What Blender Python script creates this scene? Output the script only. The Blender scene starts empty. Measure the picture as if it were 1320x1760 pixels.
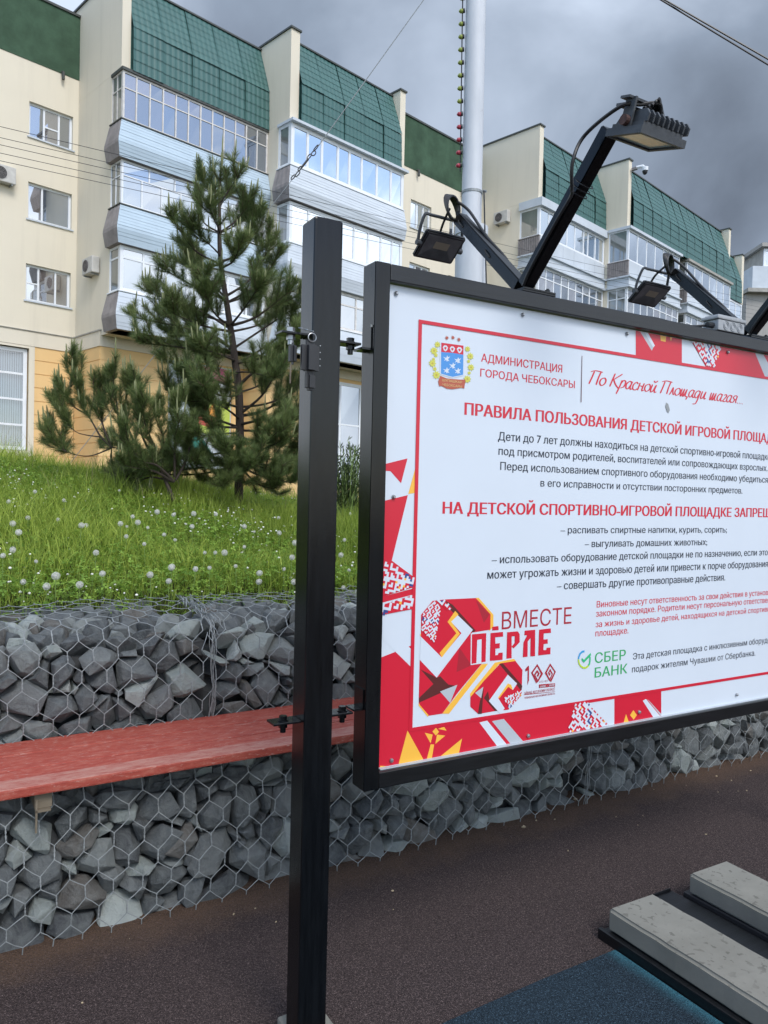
import bpy, bmesh, math, random
import numpy as np
from mathutils import Vector, Matrix, noise
S = bpy.context.scene
COL = S.collection
# ------------------------------------------------------------------ camera
FPX, CAMH = 1310.0, 1.45
PITCH, ROLL = math.atan(25/FPX), 0.023
cF = Vector((0, math.cos(PITCH), -math.sin(PITCH)))
_r0 = Vector((1, 0, 0)); _u0 = Vector((0, math.sin(PITCH), math.cos(PITCH)))
cR = _r0*math.cos(ROLL) + _u0*math.sin(ROLL)
cU = _u0*math.cos(ROLL) - _r0*math.sin(ROLL)
cd = bpy.data.cameras.new('camera'); cam = bpy.data.objects.new('camera', cd); COL.objects.link(cam)
cd.sensor_fit = 'VERTICAL'; cd.sensor_height = 24; cd.lens = 24*FPX/1760; cd.clip_start = .02; cd.clip_end = 3000
M = Matrix((( cR.x, cU.x, -cF.x, 0), (cR.y, cU.y, -cF.y, 0), (cR.z, cU.z, -cF.z, CAMH), (0, 0, 0, 1)))
cam.matrix_world = M; S.camera = cam
# ------------------------------------------------------------------ sky, sun, exposure
SUN_EL, SUN_AZ = math.radians(48), math.radians(150)      # azimuth clockwise from +Y (behind the camera, to the right)
w = bpy.data.worlds.new('World'); S.world = w; w.use_nodes = True
nt = w.node_tree; nt.nodes.clear()
def N(nt, typ, **kw):
    n = nt.nodes.new(typ)
    for k, v in kw.items():
        if k.startswith('i_'): n.inputs[k[2:].replace('_', ' ')].default_value = v
        else: setattr(n, k, v)
    return n
sky = N(nt, 'ShaderNodeTexSky', sky_type='NISHITA', sun_disc=False, sun_elevation=SUN_EL, sun_rotation=SUN_AZ)
b1 = N(nt, 'ShaderNodeBackground'); b1.inputs[1].default_value = .15
nt.links.new(sky.outputs[0], b1.inputs[0])
tc = N(nt, 'ShaderNodeTexCoord')
mp = N(nt, 'ShaderNodeMapping'); mp.inputs['Scale'].default_value = (1, 1, 1.5)
nt.links.new(tc.outputs['Generated'], mp.inputs[0])
n1 = N(nt, 'ShaderNodeTexNoise'); n1.inputs['Scale'].default_value = 1.5; n1.inputs['Detail'].default_value = 6; n1.inputs['Roughness'].default_value = .5; n1.inputs['Distortion'].default_value = .45
n2 = N(nt, 'ShaderNodeTexNoise'); n2.inputs['Scale'].default_value = 1.9; n2.inputs['Detail'].default_value = 7; n2.inputs['Roughness'].default_value = .48; n2.inputs['Distortion'].default_value = .35
for n in (n1, n2): nt.links.new(mp.outputs[0], n.inputs['Vector'])
def dot(v):
    d = N(nt, 'ShaderNodeVectorMath', operation='DOT_PRODUCT'); d.inputs[1].default_value = v
    nt.links.new(tc.outputs['Generated'], d.inputs[0]); return d.outputs['Value']
def mth(op, a, b=None, c=None, clamp=False, t=None):
    t = t or nt
    m = N(t, 'ShaderNodeMath', operation=op, use_clamp=clamp)
    for i, x in enumerate((a, b, c)):
        if x is None: continue
        if isinstance(x, (int, float)): m.inputs[i].default_value = x
        else: t.links.new(x, m.inputs[i])
    return m.outputs[0]
# storm front lies ahead (towards +x +y), the cloud breaks up behind the camera
front = mth('MAXIMUM', dot((.36, .925, .12)), -.3)
dens = mth('ADD', mth('MULTIPLY', front, .5), mth('MULTIPLY', n1.outputs[0], 1.9))     # cloud cover
cover = N(nt, 'ShaderNodeMapRange', interpolation_type='SMOOTHSTEP'); cover.inputs[1].default_value = .94; cover.inputs[2].default_value = 1.12
nt.links.new(dens, cover.inputs[0])
shade = mth('ADD', mth('ADD', mth('MULTIPLY', mth('SUBTRACT', front, .42), 1.1), mth('MULTIPLY', mth('SUBTRACT', n2.outputs[0], .5), 2.0)), mth('MULTIPLY', mth('SUBTRACT', dot((0, 0, 1)), .35), .30))
cr = N(nt, 'ShaderNodeValToRGB')
e = cr.color_ramp.elements
e[0].position = 0.0; e[0].color = (1.2, 1.27, 1.36, 1)
e[1].position = 1.0; e[1].color = (.105, .128, .168, 1)
for p, c in ((.30, (.90, .99, 1.10)), (.50, (.44, .52, .63)), (.60, (.46, .53, .64)), (.70, (.315, .370, .460)), (.82, (.190, .232, .300))):
    q = e.new(p); q.color = (*c, 1)
sm = N(nt, 'ShaderNodeMapRange'); sm.inputs[1].default_value = -.55; sm.inputs[2].default_value = .98
nt.links.new(shade, sm.inputs[0]); nt.links.new(sm.outputs[0], cr.inputs[0])
b2 = N(nt, 'ShaderNodeBackground'); b2.inputs[1].default_value = 1.0
nt.links.new(cr.outputs[0], b2.inputs[0])
mx = N(nt, 'ShaderNodeMixShader'); nt.links.new(cover.outputs[0], mx.inputs[0])
nt.links.new(b1.outputs[0], mx.inputs[1]); nt.links.new(b2.outputs[0], mx.inputs[2])
wo = N(nt, 'ShaderNodeOutputWorld'); nt.links.new(mx.outputs[0], wo.inputs[0])
sd = bpy.data.lights.new('sun', 'SUN'); sd.energy = 1.3; sd.angle = math.radians(22); sd.color = (1, .97, .93)
so = bpy.data.objects.new('sun', sd); COL.objects.link(so)
sdir = Vector((math.sin(SUN_AZ)*math.cos(SUN_EL), math.cos(SUN_AZ)*math.cos(SUN_EL), math.sin(SUN_EL)))
so.rotation_euler = sdir.to_track_quat('Z', 'Y').to_euler(); so.location = sdir*50
S.view_settings.view_transform = 'Standard'; S.view_settings.look = 'None'
S.view_settings.exposure = 0.70; S.view_settings.gamma = 1.0; S.view_settings.use_curve_mapping = False
# ------------------------------------------------------------------ helpers
def lin(r, g, b):
    f = lambda c: (c/255/12.92) if c/255 <= .04045 else ((c/255+.055)/1.055)**2.4
    return (f(r), f(g), f(b))
class Frame:
    """a vertical working plane: x along it, y away from the camera, z up"""
    def __init__(s, az, ox, oy):
        a = math.radians(az); s.u = Vector((math.sin(a), math.cos(a), 0)); s.v = Vector((-math.cos(a), math.sin(a), 0))
        s.o = Vector((ox, oy, 0)); s.rz = math.radians(90-az)
    def w(s, x, y, z): return s.o + s.u*x + s.v*y + Vector((0, 0, z))
WF = Frame(58.45, -.149, 2.943)      # gabion wall
GF = Frame(59.6, -.0362886, 2.01902774)   # sign
BF = Frame(44.8, -11.355, 27.8)      # apartment building
IF = Frame(90, 0, 0)                 # world
ORG = {}
def tag(o, label=None, cat=None, group=None, kind=None):
    if label: o['label'] = label
    if cat: o['category'] = cat
    if group: o['group'] = group
    if kind: o['kind'] = kind
    return o
def thing(name, label, cat, fr, org=(0, 0, 0), group=None):
    o = bpy.data.objects.new(name, None); COL.objects.link(o); o.empty_display_size = .1
    o.location = fr.w(*org); o.rotation_euler = (0, 0, fr.rz); ORG[o.name] = org
    return tag(o, label, cat, group)
def ocopy(o, parent=None):
    c = o.copy(); COL.objects.link(c)
    if parent: c.parent = parent
    return c
def copy_tree(o, parent=None):
    c = ocopy(o, parent)
    ORG[c.name] = ORG.get(o.name, (0, 0, 0))
    for ch in list(o.children): copy_tree(ch, c)
    return c
class MB:
    def __init__(s): s.v = []; s.f = []; s.m = []; s.mi = 0
    def add(s, vs, fs):
        k = len(s.v); s.v += [tuple(v) for v in vs]; s.f += [tuple(i+k for i in f) for f in fs]; s.m += [s.mi]*len(fs); return s
    def box(s, x0, x1, y0, y1, z0, z1):
        return s.add([(x0,y0,z0),(x1,y0,z0),(x1,y1,z0),(x0,y1,z0),(x0,y0,z1),(x1,y0,z1),(x1,y1,z1),(x0,y1,z1)],
                     [(0,3,2,1),(4,5,6,7),(0,1,5,4),(1,2,6,5),(2,3,7,6),(3,0,4,7)])
    def obox(s, c, ax, ay, az_, hx, hy, hz):
        c = Vector(c); ax, ay, az_ = [Vector(a).normalized() for a in (ax, ay, az_)]
        vs = [c+ax*hx*i+ay*hy*j+az_*hz*k for k in (-1, 1) for i, j in ((-1,-1),(1,-1),(1,1),(-1,1))]
        return s.add(vs, [(0,3,2,1),(4,5,6,7),(0,1,5,4),(1,2,6,5),(2,3,7,6),(3,0,4,7)])
    def bbox(s, x0, x1, y0, y1, z0, z1, b):
        """box with chamfered vertical/horizontal edges (bevelled through bmesh)"""
        bm = bmesh.new(); bmesh.ops.create_cube(bm, size=1)
        for v in bm.verts: v.co = Vector(((x0+x1)/2+v.co.x*(x1-x0), (y0+y1)/2+v.co.y*(y1-y0), (z0+z1)/2+v.co.z*(z1-z0)))
        bmesh.ops.bevel(bm, geom=bm.edges[:], offset=b, segments=2, profile=.6, affect='EDGES')
        bm.verts.index_update(); s.add([v.co[:] for v in bm.verts], [[v.index for v in f.verts] for f in bm.faces]); bm.free(); return s
    def tube(s, pts, r, n=8, cap=True, up=None):
        pts = [Vector(p) for p in pts]; rr = r if isinstance(r, (list, tuple)) else [r]*len(pts)
        k0 = len(s.v); prev = None
        for i, p in enumerate(pts):
            t = (pts[min(i+1, len(pts)-1)]-pts[max(i-1, 0)]).normalized()
            if prev is None:
                a = Vector(up) if up else (Vector((0, 0, 1)) if abs(t.z) < .9 else Vector((1, 0, 0)))
            else: a = prev
            x = (a - t*a.dot(t)).normalized(); prev = x; y = t.cross(x)
            for j in range(n):
                an = 2*math.pi*(j+.5)/n
                s.v.append(tuple(p+(x*math.cos(an)+y*math.sin(an))*rr[i]))
        for i in range(len(pts)-1):
            for j in range(n):
                a, b = k0+i*n+j, k0+i*n+(j+1) % n
                s.f.append((a, b, b+n, a+n)); s.m.append(s.mi)
        if cap:
            s.f.append(tuple(k0+j for j in range(n))[::-1]); s.m.append(s.mi)
            s.f.append(tuple(k0+(len(pts)-1)*n+j for j in range(n))); s.m.append(s.mi)
        return s
    def prism(s, poly, d, dirv):
        """extrude polygon (3-D points) by vector"""
        n = len(poly); dv = Vector(dirv)*d
        vs = [Vector(p) for p in poly]+[Vector(p)+dv for p in poly]
        return s.add(vs, [tuple(range(n))[::-1], tuple(range(n, 2*n))]+[(i, (i+1) % n, (i+1) % n+n, i+n) for i in range(n)])
    def build(s, name, mat, parent=None, smooth=False, org=None, label=None, fr=None):
        o3 = org if org is not None else ((ORG.get(parent.name) or (ORG.get(parent.parent.name) if parent.parent else None) or (0,0,0)) if parent else (0, 0, 0))
        me = bpy.data.meshes.new(name)
        a = np.array(s.v, dtype=float).reshape(-1, 3) - np.array(o3, dtype=float)
        me.from_pydata(a.tolist(), [], s.f)
        mats = mat if isinstance(mat, (list, tuple)) else [mat]
        for m in mats: me.materials.append(m)
        if len(mats) > 1: me.polygons.foreach_set('material_index', s.m)
        bm = bmesh.new(); bm.from_mesh(me); bmesh.ops.recalc_face_normals(bm, faces=bm.faces[:]); bm.to_mesh(me); bm.free()
        if smooth:
            me.polygons.foreach_set('use_smooth', [True]*len(me.polygons))
            try: me.set_sharp_from_angle(angle=math.radians(35))
            except Exception: pass
        o = bpy.data.objects.new(name, me); COL.objects.link(o)
        if parent: o.parent = parent
        if fr: o.location = fr.w(*o3); o.rotation_euler = (0, 0, fr.rz)
        if label: o['label'] = label
        return o
def npmesh(name, V, F, mat, parent=None, loops=3, fr=None, org=(0,0,0), smooth=False, mats=None, col=None):
    """fast mesh from numpy: F is (n,3) or (n,4)"""
    me = bpy.data.meshes.new(name); nF, k = F.shape
    V = V - np.array(org)
    me.vertices.add(len(V)); me.vertices.foreach_set('co', V.astype(np.float32).ravel())
    me.loops.add(nF*k); me.loops.foreach_set('vertex_index', F.astype(np.int32).ravel())
    me.polygons.add(nF); me.polygons.foreach_set('loop_start', np.arange(0, nF*k, k, dtype=np.int32))
    try: me.polygons.foreach_set('loop_total', np.full(nF, k, dtype=np.int32))
    except Exception: pass
    me.update(calc_edges=True)
    if smooth: me.polygons.foreach_set('use_smooth', np.ones(nF, dtype=bool))
    if col is not None:
        at = me.attributes.new('tint', 'FLOAT', 'POINT'); at.data.foreach_set('value', col.astype(np.float32))
    me.materials.append(mat)
    o = bpy.data.objects.new(name, me); COL.objects.link(o)
    if parent: o.parent = parent
    if fr: o.location = fr.w(*org); o.rotation_euler = (0, 0, fr.rz)
    return o
# ------------------------------------------------------------------ materials
def base(name, rough=.6, spec=.5, metal=0.0):
    m = bpy.data.materials.new(name); m.use_nodes = True; t = m.node_tree
    p = t.nodes['Principled BSDF']; p.inputs['Roughness'].default_value = rough
    p.inputs['Specular IOR Level'].default_value = spec; p.inputs['Metallic'].default_value = metal
    return m, t, p
def noise_(t, scale, detail=4, rough=.55, coord='Object', stretch=None, dist=0):
    c = N(t, 'ShaderNodeTexCoord'); v = c.outputs[coord]
    if stretch:
        mpn = N(t, 'ShaderNodeMapping'); mpn.inputs['Scale'].default_value = stretch; t.links.new(v, mpn.inputs[0]); v = mpn.outputs[0]
    n = N(t, 'ShaderNodeTexNoise'); n.inputs['Scale'].default_value = scale; n.inputs['Detail'].default_value = detail
    n.inputs['Roughness'].default_value = rough; n.inputs['Distortion'].default_value = dist
    t.links.new(v, n.inputs['Vector']); return n.outputs[0]
def ramp(t, fac, stops, interp='LINEAR'):
    r = N(t, 'ShaderNodeValToRGB'); r.color_ramp.interpolation = interp; e = r.color_ramp.elements
    while len(e) < len(stops): e.new(.5)
    for i, (p, c) in enumerate(stops): e[i].position = p; e[i].color = (*c[:3], 1)
    t.links.new(fac, r.inputs[0]); return r.outputs[0]
def bump(t, p, h, strength=.3, dist=.01):
    b = N(t, 'ShaderNodeBump'); b.inputs['Strength'].default_value = strength; b.inputs['Distance'].default_value = dist
    t.links.new(h, b.inputs['Height']); t.links.new(b.outputs[0], p.inputs['Normal']); return b
def mixc(t, fac, a, b, mode='MIX'):
    m = N(t, 'ShaderNodeMix', data_type='RGBA', blend_type=mode)
    for i, x in ((0, fac), (6, a), (7, b)):
        if isinstance(x, (int, float)): m.inputs[i].default_value = x
        elif isinstance(x, tuple): m.inputs[i].default_value = (*x[:3], 1)
        else: t.links.new(x, m.inputs[i])
    return m.outputs[2]
def simple(name, c, rough=.6, var=.15, scale=3, spec=.4, metal=0, bs=0, bscale=40, bdist=.002, stretch=None):
    m, t, p = base(name, rough, spec, metal)
    f = noise_(t, scale, 5, .6, stretch=stretch)
    lo = tuple(x*(1-var) for x in c); hi = tuple(min(1, x*(1+var)) for x in c)
    t.links.new(ramp(t, f, [(.3, lo), (.7, hi)]), p.inputs['Base Color'])
    if bs: bump(t, p, noise_(t, bscale, 4, .6, stretch=stretch), bs, bdist)
    return m
def objrand(t): return N(t, 'ShaderNodeObjectInfo').outputs['Random']
MT = {}
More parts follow.
